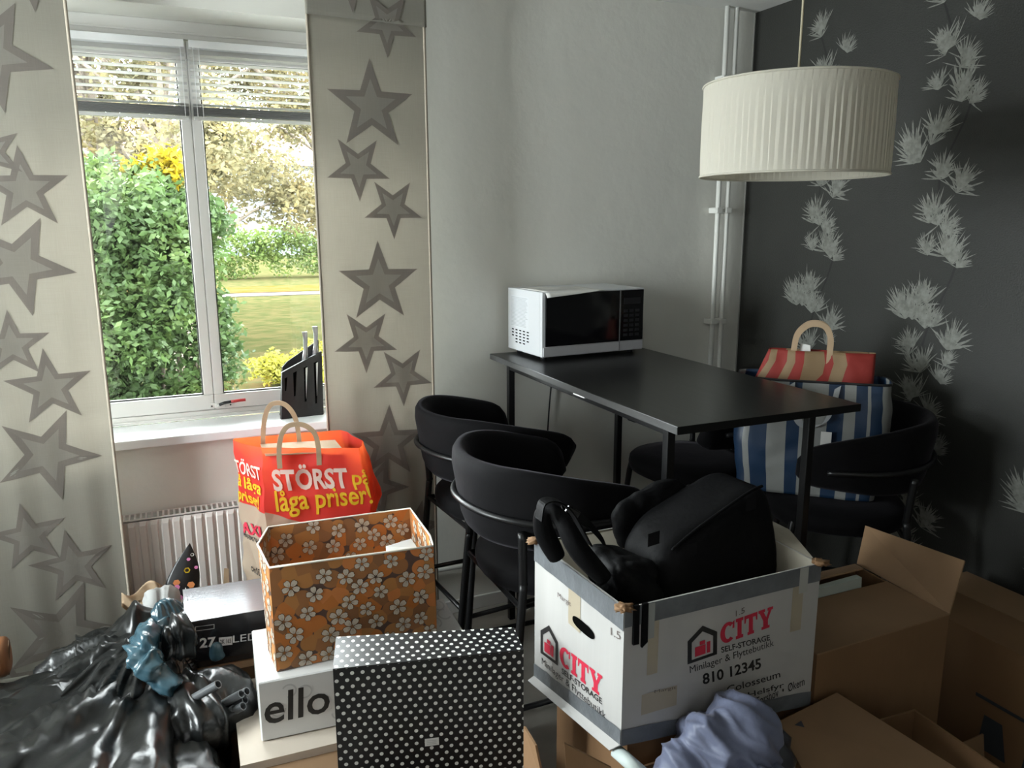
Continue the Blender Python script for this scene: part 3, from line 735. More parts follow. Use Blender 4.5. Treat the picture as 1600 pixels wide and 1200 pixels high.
# ------------------------------------------------------------------ cardboard helpers
def hollow(name, top, z0, z1, t, m, parent, m_in=None, loc=None, lean=None):
    nn_ = len(top); z0 = z0 if isinstance(z0, list) else [z0]*nn_; z1 = z1 if isinstance(z1, list) else [z1]*nn_
    """open box wall: outline 'top' (xy list, counter-clockwise) from z0 to z1, wall t"""
    top = [V(a, b_, 0) for a, b_ in top]; n = len(top); c = sum(top, V(0, 0, 0))/n
    def inset(k): return [p+(c-p).normalized()*k*1.4 for p in top]
    inn = inset(t); vs = [V(p.x, p.y, z) for p, z in zip(top, z0)]+[V(p.x, p.y, z) for p, z in zip(top, z1)]+[V(p.x, p.y, z) for p, z in zip(inn, z1)]+[V(p.x, p.y, z+t) for p, z in zip(inn, z0)]
    fs = [tuple(range(n))[::-1], tuple(3*n+i for i in range(n))]
    for i in range(n):
        j = (i+1) % n; fs += [(i, j, n+j, n+i), (n+i, n+j, 2*n+j, 2*n+i), (2*n+i, 2*n+j, 3*n+j, 3*n+i)]
    o = obj(name, vs, fs, [m, m_in] if m_in else m, parent, loc=loc)
    if m_in:
        for k, f in enumerate(o.data.polygons):
            if k == 1 or (k > 1 and (k-2) % 3 == 2): f.material_index = 1
    return o

# ------------------------------------------------------------------ white storage carton with printed logo
cz0, cz1 = .535, .830
A = V(.755, 1.185, 0); B = V(1.250, 1.187, 0); Cc = V(1.252, 1.545, 0); Dd = V(.738, 1.548, 0)
cb = thing('storage_carton', 'white storage carton with red lettering and grey tape, black bag stuffed in it', 'box', V(1.0, 1.36, cz0))
hollow('carton_body', [(A.x, A.y), (B.x, B.y), (Cc.x, Cc.y), (Dd.x, Dd.y)], [cz0, cz0-.045, cz0-.095, cz0-.050], cz1, .005, m_wcard, cb, m_wcardin)
Z = V(0, 0, 1)
ln_ = lambda a, b_: (b_-a).length
LF = ln_(Dd, A); RF = ln_(A, B); Hc = cz1-cz0
dl, drr = (A-Dd).normalized(), (B-A).normalized()
fL = plane_fn(V(Dd.x, Dd.y, cz0), dl, Z, .0008); fRt = plane_fn(V(A.x, A.y, cz0), drr, Z, .0008)
fL2 = plane_fn(V(Dd.x, Dd.y, cz0), dl, Z, .0014); fR2 = plane_fn(V(A.x, A.y, cz0), drr, Z, .0014)
fL3 = plane_fn(V(Dd.x, Dd.y, cz0), dl, Z, .0020); fR3 = plane_fn(V(A.x, A.y, cz0), drr, Z, .0020)
def invmap(face):            # photograph pixel -> (x, y) on the carton's face
    o, u = (Dd, dl) if face == 'L' else (A, drr)
    n = u.cross(Z)
    def g(px, py):
        d = (px-800)/FPX*_r2-(py-600)/FPX*_u2+_f; t = (V(o.x, o.y, cz0)-EYE).dot(n)/d.dot(n); q = EYE+d*t-V(o.x, o.y, cz0)
        return (q.dot(u), q.z)
    return g
gL, gR = invmap('L'), invmap('R')
def quadfn(g, f, p00, p10, p01):
    """affine placement from pixel corners: lower-left, lower-right, upper-left"""
    a, b_, c = [Vector((*g(*q), 0)) for q in (p00, p10, p01)]
    return lambda x, y: f(*(a+(b_-a)*x+(c-a)*y).xy)
LET = {  # slab-serif capitals on a unit square
 'C': None, 'I': [[(0, 0), (1, 0), (1, .16), (.78, .16), (.78, .84), (1, .84), (1, 1), (0, 1), (0, .84), (.22, .84), (.22, .16), (0, .16)]],
 'T': [[(.25, 0), (.75, 0), (.75, .15), (.66, .15), (.66, .82), (.86, .82), (.90, .62), (1, .62), (1, 1), (0, 1), (0, .62), (.10, .62), (.14, .82), (.34, .82), (.34, .15), (.25, .15)]],
 'Y': [[(.22, 0), (.78, 0), (.78, .14), (.66, .14), (.66, .42), (.90, .86), (1, .86), (1, 1), (.62, 1), (.62, .86), (.70, .86), (.54, .56), (.36, .86), (.45, .86), (.45, 1), (0, 1), (0, .86), (.08, .86), (.34, .42), (.34, .14), (.22, .14)]]}
def bigC():
    out = []; n = 18
    for i in range(n):
        a0, a1 = R(48+(312-48)*i/n), R(48+(312-48)*(i+1)/n)
        P4 = [(.54+.54*math.cos(a)*k[0], .5+.5*math.sin(a)*k[1]) for a, k in ((a0, (1, 1)), (a1, (1, 1)), (a1, (.40, .66)), (a0, (.40, .66)))]
        out.append(P4)
    out.append([(.84, .62), (.98, .62), (.98, 1), (.86, .93)]); return out
def city():
    polys = []; x = 0
    for ch_, w in (('C', .80), ('I', .42), ('T', .74), ('Y', .84)):
        for q in (bigC() if ch_ == 'C' else LET[ch_]): polys.append([(x+a*w, b_) for a, b_ in q])
        x += w+.06
    k = 1/(x-.06); return poly_data(*[[(a*k, b_) for a, b_ in q] for q in polys])
def logo(face, g, f, f2, hl, ct, ss, ml, rest):
    # pentagon house
    out = [(0, 0), (1, 0), (1, .68), (.5, 1), (0, .68)]; inn = [(.14, .09), (.86, .09), (.86, .60), (.5, .83), (.14, .60)]
    qs = [[out[i], out[(i+1) % 5], inn[(i+1) % 5], inn[i]] for i in range(5)]
    lay('house_outline', poly_data(*qs), quadfn(g, f, *hl), m_black, cb)
    reds = [[(.24, .15), (.60, .15), (.60, .43), (.24, .43)], [(.40, .45), (.58, .45), (.58, .56), (.40, .56)], [(.64, .15), (.76, .15), (.76, .48), (.64, .48)]]
    lay('parcels_print', poly_data(*reds), quadfn(g, f2, *hl), m_rink, cb)
    lay('lettering', city(), quadfn(g, f, *ct), m_rink, cb)
    for s, q, bold in [('SELF-STORAGE', ss, .02), ('Minilager & Flyttebutikk', ml, .0)]+rest:
        lay('lettering', text_data(s, bold, 1, 1), quadfn(g, f, *q), m_black, cb)
logo('R', gR, fRt, fR2, ((1074, 1038), (1120, 1022), (1074, 985)), ((1125, 1008), (1207, 978), (1125, 976)),
     ((1127, 1020), (1203, 1000), (1126, 1011)), ((1078, 1055), (1209, 1012), (1077, 1041)),
     [('810 12345', ((1098, 1070), (1189, 1044), (1097, 1053)), .025), ('Colosseum', ((1136, 1083), (1219, 1058), (1135, 1072)), .006),
      ('Skoyen  •  Helsfyr'.replace('Skoyen', '      '), ((1150, 1098), (1225, 1076), (1149, 1087)), .006), ('Torshov  •  Økern', ((1181, 1103), (1257, 1070), (1180, 1090)), .006)])
logo('L', gL, fL, fL2, ((845, 1020), (872, 1040), (845, 968)), ((875, 1037), (941, 1090), (875, 1006)),
     ((878, 1052), (941, 1101), (878, 1043)), ((847, 1040), (947, 1128), (847, 1027)),
     [('810 12345', ((858, 1072), (930, 1140), (858, 1058)), .02)])
# grey tape bands, edge tape, old tape, handle hole, pencil notes
def band(name, f, L, a, b_, m=m_tape, x0=0, x1=None, wav=0.0, sl=0.0):
    n = 24; vs, fs = [], []; x1 = L if x1 is None else x1
    for i in range(n+1):
        x = x0+(x1-x0)*i/n; w = wav*noise.noise(V(x*30, a*9, 3)); sk_ = sl*x/L; vs += [(x, a+w+sk_), (x, b_+sk_+wav*noise.noise(V(x*40, b_*9, 7)))]
    for i in range(n): fs.append((2*i, 2*i+2, 2*i+3, 2*i+1))
    lay(name, (vs, fs), f, m, cb)
band('tape_strip', fL3, LF, Hc-.047, Hc+.001, wav=.002); band('tape_strip', fR3, RF, Hc-.040, Hc+.001, wav=.001)
band('tape_strip', fL3, LF, -.050, -.014, wav=.003, sl=.050); band('tape_strip', fR3, RF, 0, .036, wav=.002, sl=-.045)
band('clear_tape', plane_fn(V(A.x, A.y, cz0), drr, Z, .0024), RF, Hc-.075, Hc, mat('clear_tape', (.30, .31, .30), .2), .040, .068)
band('clear_tape', plane_fn(V(A.x, A.y, cz0), drr, Z, .0024), RF, Hc-.058, Hc, mat('clear_tape2', (.42, .42, .39), .2), RF-.060, RF-.036)
band('old_tape', fRt, RF, .14, Hc-.040, m_tan, .055, .080); band('old_tape', fRt, RF, .055, .10, m_tan, .045, .13)
band('old_tape', fL, LF, Hc-.13, Hc-.047, m_tan, .155, .205); band('old_tape', fRt, RF, .15, Hc-.041, m_tan, RF-.075, RF-.045)
hx, hy = gL(912, 980)
hp = []
for i in range(28):
    a = 2*math.pi*i/28; hp.append((hx+sgnpow(math.cos(a), .7)*.044, hy+sgnpow(math.sin(a), .8)*.0125))
lay('hand_hole', poly_data(hp), fL2, m_hole, cb)
for s, g, f, q in (('1.5', gL, fL2, ((955, 992), (970, 1000), (955, 980))), ('1.5', gR, fR2, ((1149, 963), (1163, 957), (1149, 954))),
                   ('Margit', gL, fL2, ((872, 935), (893, 950), (872, 925))), ('Margit', gR, fR2, ((1022, 1084), (1056, 1077), (1022, 1078)))):
    lay('pencil_note', text_data(s, -.005, 1, 1), quadfn(g, f, *q), mat('pencil_ink', (.12, .09, .08), .6), cb)
# torn brown paper at two corners, black buckle straps over the rim
for c_ in (A, Dd, B):
    blob('torn_edge', lambda p, c_=c_: V(c_.x, c_.y, cz1+.002)+V(p.x*.018, p.y*.016, p.z*.006)*(1+.8*noise.noise(p*3+c_*9)), m_card, cb, sub=3)
for x in (.018, .038):
    slab('buckle_strap', [fRt(x, Hc-.078+.01*(x > .03)*-1), fRt(x+.013, Hc-.078), fRt(x+.012, Hc+.004), fRt(x, Hc+.004)], .006, m_nylon, cb)
# open lid flap at the far right
slab('flap', [V(B.x+.002, B.y+.02, cz1), V(Cc.x+.002, Cc.y-.01, cz1), V(Cc.x+.055, Cc.y-.04, cz1+.012), V(B.x+.06, B.y+.16, cz1+.008)], .004, m_wcardin, cb)
slab('flap', [V(Dd.x+.03, Dd.y-.006, cz1-.004), V(Cc.x-.01, Cc.y-.006, cz1-.004), V(Cc.x-.02, Cc.y-.14, cz1-.075), V(Dd.x+.04, Dd.y-.12, cz1-.06)], .004, m_wcardin, cb)
# torn bottom fringe on the left side
slab('flap', [V(Dd.x-.001, Dd.y, cz0-.047), V(A.x-.001, A.y, cz0+.003), V(A.x-.020, A.y+.01, cz0-.011), V(Dd.x-.018, Dd.y, cz0-.056)], .002, m_wcard, cb)

# ------------------------------------------------------------------ black bag stuffed in the carton
db = thing('duffel_bag', 'black nylon duffel bag bulging out of the white storage carton', 'bag', V(1.03, 1.37, .62))
def soft(C0, ex, ey, ez, e1=.55, amp=.010, seed=0.0, fr=7):
    def f(p):
        q = V(sgnpow(p.x, e1), sgnpow(p.y, e1), sgnpow(p.z, e1))
        w = C0+ex*q.x+ey*q.y+ez*q.z
        return w+p*amp*((ridge(w, fr, seed)-.25)*1.6+.6*(ridge(w, fr*2.6, seed+5)-.25))
    return f
b1 = V(1.085, 1.385, .800)
exd = V(.165, .02, .060); eyd = V(-.01, .095, .0); ezd = V(-.012, .02, .122)
blob('main_compartment', soft(b1, exd, eyd, ezd, .42, .012, 1.0, 3.5), m_nylon, db)
blob('end_pocket', soft(V(.86, 1.36, .795), V(.065, .0, -.02), V(0, .09, 0), V(0, 0, .062), .7, .022, 4.0, 9), m_nylon, db)
blob('side_pocket', soft(V(1.03, 1.50, .86), V(.11, 0, .02), V(0, .022, 0), V(-.02, 0, .075), .7, .012, 8.0, 8), m_nylon, db)
tube('seam_piping', catmull([b1+exd*x*.99-eyd*.80+ezd*z for x, z in ((-.80, .92), (-.4, .975), (.1, .985), (.6, .975), (.82, .92))], 8), .0035, m_nylon, db, 8)
def Pd(px, py, y): return P(px, py, 1, y)
tube('padded_handle', catmull([Pd(945, 905, 1.30), Pd(905, 860, 1.32), Pd(880, 815, 1.35), Pd(862, 795, 1.38), Pd(848, 800, 1.40), Pd(850, 830, 1.42), Pd(870, 870, 1.42)], 8),
     lambda t: .017+.005*math.sin(t*9), m_nylon, db, 14)
ribbon('strap', catmull([Pd(842, 812, 1.36), Pd(848, 785, 1.37), Pd(870, 782, 1.38), Pd(892, 800, 1.38), Pd(920, 850, 1.34)], 8), V(0, 1, 0), .03, .003, m_nylon, db)
ribbon('strap', catmull([Pd(880, 800, 1.43), Pd(915, 815, 1.43), Pd(945, 850, 1.42), Pd(952, 880, 1.40)], 8), V(0, .7, .7), .03, .003, m_nylon, db)
box('buckle', (-.018, -.004, -.008), (.018, .004, .008), m_glassb, db, .002, Matrix.Translation(Pd(895, 800, 1.42)) @ Matrix.Rotation(R(35), 4, 'Y'))
for px, py in ((1012, 855), (1072, 872), (1165, 800)):
    q = Pd(px, py, 1.2615); lay('woven_badge', poly_data([(0, 0), (.028, 0), (.028, .028), (0, .028)]), plane_fn(q, V(1, 0, .12), Z, .0), mat('badge_thread', (.008, .008, .009), .8, spec=.1), db)

# ------------------------------------------------------------------ cartons below and around the white one
def carton(name, label, pts, z0, z1, m=m_card, group=None):
    c = sum((V(a, b_, 0) for a, b_ in pts), V(0, 0, 0))/len(pts); t = thing(name, label, 'box', V(c.x, c.y, 0 if isinstance(z0, list) else z0), group)
    hollow('carton_body', pts, z0, z1, .005, m, t); return t
def flap(par, a, b_, c_, d_, m=m_card): return slab('flap', [a, b_, c_, d_], .004, m, par)
sc = carton('support_carton', 'brown carton under the white storage carton', [(.79, 1.215), (1.235, 1.215), (1.235, 1.53), (.79, 1.53)], 0, [.531, .486, .438, .481])
slab('top_panel', [V(.79, 1.215, .5275), V(1.235, 1.215, .4825), V(1.235, 1.53, .4345), V(.79, 1.53, .4775)], .003, m_card, sc)
fc = carton('torn_carton', 'torn brown carton in front of the white carton, flap standing up', [(.70, .98), (.90, .98), (.90, 1.19), (.70, 1.19)], 0, .47)
flap(fc, P(882, 1162, 1, 1.05), P(955, 1200, 1, 1.02), P(960, 1260, 1, 1.02), P(886, 1235, 1, 1.05))
flap(fc, P(818, 1135, 1, 1.20), P(836, 1165, 1, 1.14), P(850, 1230, 1, 1.10), P(818, 1230, 1, 1.16))
slab('liner', [V(.72, 1.12, .36), V(.88, 1.12, .36), V(.88, 1.17, .45), V(.72, 1.17, .45)], .003, m_card2, fc)
wt = P(975, 1185, 2, .50)
tag(tube('paper_roll', [P(962, 1172, 2, .515), P(1010, 1215, 2, .50)], .014, mat('roll_paper', (.55, .62, .60), .6), seg=16, loc=wt), 'pale paper roll poking out below the white storage carton', 'roll')

# tall brown carton with a raised flap, right of the white one
ca = carton('tall_carton', 'tall brown carton with one flap standing up, right of the white carton', [(1.275, 1.20), (1.712, 1.208), (1.735, 1.52), (1.285, 1.52)], 0, .598)
slab('flap', [V(1.275, 1.20, .598), V(1.712, 1.208, .598), V(1.718, 1.40, .600), V(1.28, 1.40, .600)], .004, m_card2, ca)
t0, t1 = V(1.714, 1.21, .60), V(1.737, 1.52, .60)
f0 = P(1507, 876, 0, 1.76); f1 = P(1352, 821, 0, 1.80)
slab('flap', [t0, t1, f1, f0], .004, m_card2, ca, label='raised side flap')
slab('flap', [V(1.285, 1.522, .600), V(1.730, 1.520, .602), V(1.66, 1.43, .640), V(1.31, 1.43, .640)], .004, m_card2, ca)
bk = thing('pale_green_book', 'pale green book standing in the tall brown carton', 'book', V(1.5, 1.45, .5))
slab('cover', [V(1.36, 1.425, .50), V(1.64, 1.425, .50), V(1.625, 1.42, .632), V(1.375, 1.42, .625)], .018, m_green, bk)
lay('lettering', poly_data(*[[(.17+.013*k, .075+.006*(j % 2)), (.178+.013*k, .075), (.178+.013*k, .115), (.17+.013*k, .115)] for j, k in enumerate(range(5))]), plane_fn(V(1.36, 1.4245, .50), V(1, 0, 0), V(0, 0, 1), .0008), m_black, bk)

cb2 = carton('dark_carton', 'closed brown carton with a slit, against the dark wall', [(1.915, .70), (2.235, .70), (2.240, 1.54), (1.915, 1.54)], 0, .470)
slab('flap', [V(1.915, .70, .470), V(2.078, .70, .473), V(2.078, 1.54, .473), V(1.915, 1.54, .470)], .003, m_card, cb2)
slab('flap', [V(2.082, .70, .473), V(2.235, .70, .470), V(2.240, 1.54, .470), V(2.082, 1.54, .473)], .003, m_card2, cb2)
box('hand_slit', (1.9135, 1.00, .375), (1.9155, 1.12, .381), m_hole, cb2, 0)
lay('printed_mark', poly_data([(0, .16), (.30, .16), (.30, .17), (0, .17)], [(.30, .0), (.34, .0), (.30, .17), (.27, .16)], [(.02, .02), (.10, .02), (.08, .12), (.03, .12)], [(.14, .02), (.20, .02), (.18, .12), (.15, .12)]),
    plane_fn(V(1.9145, 1.25, .14), V(0, -1, 0), Z, .0006), mat('faded_blue_print', (.035, .04, .045), .7), cb2)

# open carton in front
oc = carton('open_carton', 'open brown carton with wide flaps in front of the tall carton', [(1.13, .80), (1.50, .80), (1.52, 1.13), (1.14, 1.15)], 0, .44)
a0, a1, a2, a3 = P(1213, 1131, 2, .50), P(1307, 1084, 2, .50), P(1500, 1206, 2, .44), P(1300, 1290, 2, .44)
slab('flap', [a0, a1, a2, a3], -.004, m_card2, oc)
slab('flap', [P(1195, 1125, 2, .445), P(1305, 1083, 2, .485), P(1300, 1100, 2, .44), P(1215, 1140, 2, .44)], .004, m_card, oc)
slab('flap', [P(1463, 1180, 1, 1.12), P(1537, 1147, 1, 1.15), P(1540, 1230, 1, 1.13), P(1470, 1260, 1, 1.10)], .004, m_card2, oc)
box('dark_cloth', (1.16, .83, .02), (1.49, 1.10, .33), m_dgrey, oc, .03)

# ------------------------------------------------------------------ blue-grey jacket heaped at the front
jk = thing('bundled_jacket', 'blue-grey padded jacket bundled in front of the white storage carton', 'jacket', V(.95, 1.08, .46))
def lump(C0, r, neck, amp, seed, kk=9):
    neck = Vector(neck)
    def f(p):
        w = C0+V(p.x*r[0], p.y*r[1], p.z*r[2]); d = w-neck; an = math.atan2(d.z, d.x)+.6*math.atan2(d.y, d.x)
        g = V(w.x*15+w.z*9, w.y*5-w.z*2, w.z*5-w.x*3+seed); g2 = V(w.x*36+w.z*26, w.y*12, w.z*13+seed*2)
        return w+p*amp*(1.8*noise.noise(w*8+V(seed, 0, 0))+(.35-2.0*abs(noise.noise(g)))*1.7+(.3-1.5*abs(noise.noise(g2)))*1.1)
    return f
blob('jacket_body', lump(V(.925, 1.095, .520), (.145, .085, .120), V(.85, 1.02, .42), .014, 2.0), m_jacket, jk, sub=6)
blob('sleeve', lump(V(.965, 1.00, .455), (.085, .07, .085), V(1.03, .96, .38), .012, 5.0), m_jacket, jk, sub=6)
blob('lining', lump(V(1.03, 1.08, .50), (.055, .06, .085), V(1.05, 1.0, .40), .010, 9.0), m_dgrey, jk, sub=5)
ribbon('zip_tape', catmull([P(1246, 1130, 2, .50), P(1262, 1165, 2, .47), P(1275, 1205, 2, .43)], 6), V(1, 0, .3), .02, .004, m_dgrey, jk)
blob('cuff', lump(V(.80, 1.045, .44), (.05, .05, .10), V(.86, 1.0, .52), .010, 12.0), m_jacket, jk, sub=5)

# ------------------------------------------------------------------ floral box, white carton, polka dot box, gloss carton
fz0, fz1 = .500, .762
rim = [P(x, y, 2, fz1) for x, y in ((402.5, 851), (420.5, 887), (677, 853), (672, 837), (641, 794.5), (419, 824))]
bot = [P(x, y, 2, fz0) for x, y in ((428, 1020), (433, 1050), (683, 991), (681, 985))]; 
q = P(433, 1050, 2, fz0); q2 = P(683, 991, 2, fz0); dv = (rim[4]-rim[2]); dv2 = rim[5]-rim[1]
bot = [q+(rim[0]-rim[1])*.7, q, q2, q2+(rim[3]-rim[2])*.8, q2+dv*.88, q+dv2*.88]
fb = thing('floral_box', 'open orange paper box patterned with white flowers on the white carton', 'box', sum(bot, V(0, 0, 0))/6)
cen = sum(rim, V(0, 0, 0))/6
def wall(i, inner, k0=0.0):
    j = (i+1) % 6; ins = .004 if inner else 0
    def g(u, v):
        t = rim[i].lerp(rim[j], u); b_ = bot[i].lerp(bot[j], u); p = b_.lerp(t, v); bow = .008*math.sin(math.pi*v)*math.sin(math.pi*u)
        dd = (cen-p); dd.z = 0; dd.normalize(); return p+dd*(ins-bow*.5)
    return g
per = 0
def flower(cx, cy, r, rot):
    pet, lines = [], []
    for k in range(5):
        a = rot+2*math.pi*k/5; c, s = math.cos(a), math.sin(a)
        def pt(t, w): x, y = r*t, r*w; return (cx+c*x-s*y, cy+s*x+c*y)
        q = [(.14, 0), (.3, .17), (.55, .30), (.80, .30), (.96, .16), (.92, 0), (.96, -.16), (.80, -.30), (.55, -.30), (.3, -.17)]
        pet.append([pt(*w) for w in q])
        for w in (-.09, 0, .09): lines.append([pt(.16, w*.4-.008), pt(.52, w-.006), pt(.52, w+.006), pt(.16, w*.4+.008)])
        o_ = [(x*1.0+(.05 if x > .5 else -.03), y*1.16) for x, y in q]; lines.append(('o', [pt(*w) for w in o_]))
    return pet, lines
body_v = []
for inner in (False, True):
    for i in range(6):
        g = wall(i, inner); L = (rim[i]-rim[(i+1) % 6]).length; H_ = fz1-fz0
        sheet('inner_side' if inner else 'side_panel', g, 10, 10, m_floral, fb, uvf=lambda u, v, L=L, H_=H_, o=i*.37+inner*.7: (u*L+o, v*H_))
        if L < .09 and i not in (0, 2): continue
        rnd = random.Random(10+i+inner*7); pts = []; tries = 0
        while tries < 400 and len(pts) < L*H_*360:
            tries += 1; x, y = rnd.uniform(.012, L-.012), rnd.uniform(.012, H_-.012)
            if all((x-a)**2+(y-b_)**2 > .043**2 for a, b_ in pts): pts.append((x, y))
        pl, lw, ol = [], [], []
        for x, y in pts:
            r = rnd.uniform(.019, .0235); p_, l_ = flower(x, y, r, rnd.random()*6)
            pl += p_; lw += [w for w in l_ if not isinstance(w, tuple)]; ol += [w[1] for w in l_ if isinstance(w, tuple)]
        n1 = (g(1, .5)-g(0, .5)).cross(V(0, 0, 1)).normalized()*(-1 if inner else 1)
        if (g(.5, .5)-cen).dot(n1) < 0 and not inner: n1 = -n1
        if (g(.5, .5)-cen).dot(n1) > 0 and inner: n1 = -n1
        for nm, d_, mm, off in (('flower_outline_print', ol, m_outl, .0006), ('flower_print', pl, m_petal, .0012), ('petal_line_print', lw, m_outl, .0018)):
            cl = [[(min(max(x, 0), L), min(max(y, 0), H_)) for x, y in w] for w in d_]
            if cl: oo = lay(nm, poly_data(*cl), lambda x, y, g=g, L=L, off=off, n1=n1: g(x/L, y/H_)+n1*off, mm, fb); oo['kind'] = 'stuff'
obj('bottom_panel', [p+V(0, 0, .004) for p in bot]+[p+V(0, 0, .0005) for p in bot], [(0, 1, 2, 3, 4, 5), (11, 10, 9, 8, 7, 6)], m_floral, fb)
tube('rim_edge', [r_.lerp(rim[(i+1) % 6], t) for i, r_ in enumerate(rim) for t in (0, .25, .5, .75)], .0028, m_rim, fb, 8, closed=True)
wc = thing('white_card', 'white card standing inside the orange floral box', 'card', V(.55, 1.87, .51))
q0, q1 = P(603, 855, 1, 1.86), P(642, 843, 1, 1.88)
slab('card', [q0, q1, P(652, 858, 1, 1.84), P(610, 866, 1, 1.82)], -.003, m_paper, wc)
slab('card', [q0, P(610, 866, 1, 1.82), P(612, 940, 1, 1.85), P(606, 940, 1, 1.87)], .003, m_paper, wc)
slab('card_front', [P(610, 866, 1, 1.82), P(652, 858, 1, 1.84), P(656, 985, 1, 1.87), P(614, 990, 1, 1.85)], .002, m_paper, wc)

# white carton with black lettering
ez0, ez1 = .344, .4985
e0, e1, e2 = P(402, 1068, 2, ez1), P(393, 985, 2, ez1), P(693, 935, 2, ez1); e3 = e0+(e2-e1)
el = thing('white_lettered_carton', 'white glossy carton with large black letters under the orange floral box', 'box', (e0+e2)/2-V(0, 0, .15))
slab('carton_body', [V(p.x, p.y, ez0) for p in (e0, e3, e2, e1)], ez1-ez0, mat('white_gloss_carton', (.70, .70, .69), .3, var=.05, coat=.3), el, bev=.003)
eu = (e3-e0).normalized(); fE = plane_fn(V(e0.x, e0.y, ez0), eu, Z, .0012); fE1 = plane_fn(V(e0.x, e0.y, ez0), eu, Z, .0006)
def gE(px, py):
    n = eu.cross(Z); d = (px-800)/FPX*_r2-(py-600)/FPX*_u2+_f; o = V(e0.x, e0.y, ez0); q = EYE+d*((o-EYE).dot(n)/d.dot(n))-o; return (q.dot(eu), q.z)
lay('lettering', text_data('ello', .012, 1, 1), quadfn(gE, fE, (413, 1133), (515, 1112), (413, 1085)), m_black, el)
rnd = random.Random(2); rings = []
for k in range(20):
    cx, cy, rr = rnd.uniform(.03, .5), rnd.uniform(.02, .14), .018
    a0 = rnd.random()*6
    for i in range(14):
        a, b_ = a0+i*.32, a0+(i+1)*.32
        w = [(cx+rr*k_*math.cos(t), cy+rr*k_*math.sin(t)) for t, k_ in ((a, 1), (b_, 1), (b_, .78), (a, .78))]
        if all(.003 < q_[1] < ez1-ez0-.003 and q_[0] > .003 for q_ in w): rings.append(w)
oo = lay('pattern_print', poly_data(*rings), fE1, mat('ghost_ink', (.50, .50, .50), .4), el)
lay('pattern_print', poly_data(*[[(a*1.0, b_*1.7) for a, b_ in w] for w in rings]), lambda x, y: V(e0.x, e0.y, ez1+.0005)+eu*x+(e1-e0).normalized()*min(y, .25), mat('ghost_ink', (.58, .58, .58)), el)

# cartons beneath
lo_ = carton('low_carton', 'brown carton under the white lettered carton', [(.085, 1.55), (.66, 1.53), (.70, 2.02), (.10, 2.06)], 0, .318)
slab('top_panel', [V(.085, 1.55, .318), V(.66, 1.53, .318), V(.70, 2.02, .318), V(.10, 2.06, .318)], .004, m_card2, lo_)
slab('sheet_top', [V(.07, 1.70, .3225), V(.64, 1.68, .3225), V(.68, 2.02, .3225), V(.08, 2.06, .3225)], .020, mat('pale_cardboard', (.55, .48, .40), .7), lo_)
f2c = carton('front_carton', 'open brown carton at the bottom edge, beside the polka dot box', [(.115, 1.34), (.225, 1.33), (.225, 1.50), (.115, 1.52)], 0, .30)
flap(f2c, P(409, 1176, 2, .335), P(523, 1150, 2, .335), P(523, 1215, 2, .27), P(413, 1240, 2, .27), m_card)

# polka dot box
pz = .66; pf = [P(x, y, 2, pz) for x, y in ((520, 1045), (818, 1015))]; pb = [P(x, y, 2, pz) for x, y in ((525, 995), (803, 980))]
pk = thing('polka_dot_box', 'black box with white polka dots standing upright in the front', 'box', (pf[0]+pb[1])/2-V(0, 0, .335))
def uvbox(name, top, z0, z1, m, parent, seg=1):
    n = len(top); vs, fs, uv = [], [], []
    def quad(a, b_, c_, d_, w, h): o = len(vs); vs.extend([a, b_, c_, d_]); uv.extend([(0, 0), (w, 0), (w, h), (0, h)]); fs.append((o, o+1, o+2, o+3))
    for i in range(n):
        a, b_ = top[i], top[(i+1) % n]; quad(V(a.x, a.y, z0), V(b_.x, b_.y, z0), V(b_.x, b_.y, z1), V(a.x, a.y, z1), (a-b_).length, z1-z0)
    a, b_, c_, d_ = top; quad(V(a.x, a.y, z1), V(b_.x, b_.y, z1), V(c_.x, c_.y, z1), V(d_.x, d_.y, z1), (a-b_).length, (c_-b_).length)
    vs2 = [V(v.x, v.y, z0) for v in (d_, c_, b_, a)]; quad(*vs2, (a-b_).length, (c_-b_).length)
    return obj(name, vs, fs, m, parent, uvs=uv)
uvbox('box_lid', [pf[0], pf[1], pb[1], pb[0]], .325, pz, m_polka, pk)
lip = [p for p in (pf[0], pf[1])]; nrm = (pf[1]-pf[0]).cross(Z).normalized()
slab('lid_edge', [V(p.x, p.y, pz-.0015)+nrm*.0003 for p in lip]+[V(p.x, p.y, pz+.0005)+nrm*.0003 for p in lip[::-1]], .0010, m_blackp, pk)
pu = (pf[1]-pf[0]).normalized(); w_ = (pf[1]-pf[0]).length
sk = lay('price_sticker', poly_data([(0, 0), (.030, 0), (.030, .018), (0, .018)]), plane_fn(P(664, 1166, 2, 0).lerp(P(664, 1166, 2, 0), 0), pu, Z), m_paper, pk)
n_ = pu.cross(Z); d_ = (664-800)/FPX*_r2-(1166-600)/FPX*_u2+_f; q_ = EYE+d_*((pf[0]-EYE).dot(n_)/d_.dot(n_))
bpy.data.objects.remove(sk)
sk = lay('price_sticker', poly_data([(0, 0), (.030, 0), (.030, .018), (0, .018)]), plane_fn(q_, pu, Z, .0008), m_paper, pk)
lay('sticker_lines', poly_data(*[[(.004, .004+.004*k), (.025, .004+.004*k), (.025, .0055+.004*k), (.004, .0055+.004*k)] for k in range(3)]), plane_fn(q_, pu, Z, .0014), m_grey, pk)
carton('hidden_carton', 'brown carton supporting the polka dot box', [(pf[0].x-.0+.01, 1.19), (pf[1].x, 1.19), (pf[1].x, 1.515), (pf[0].x+.01, 1.515)], 0, .322)

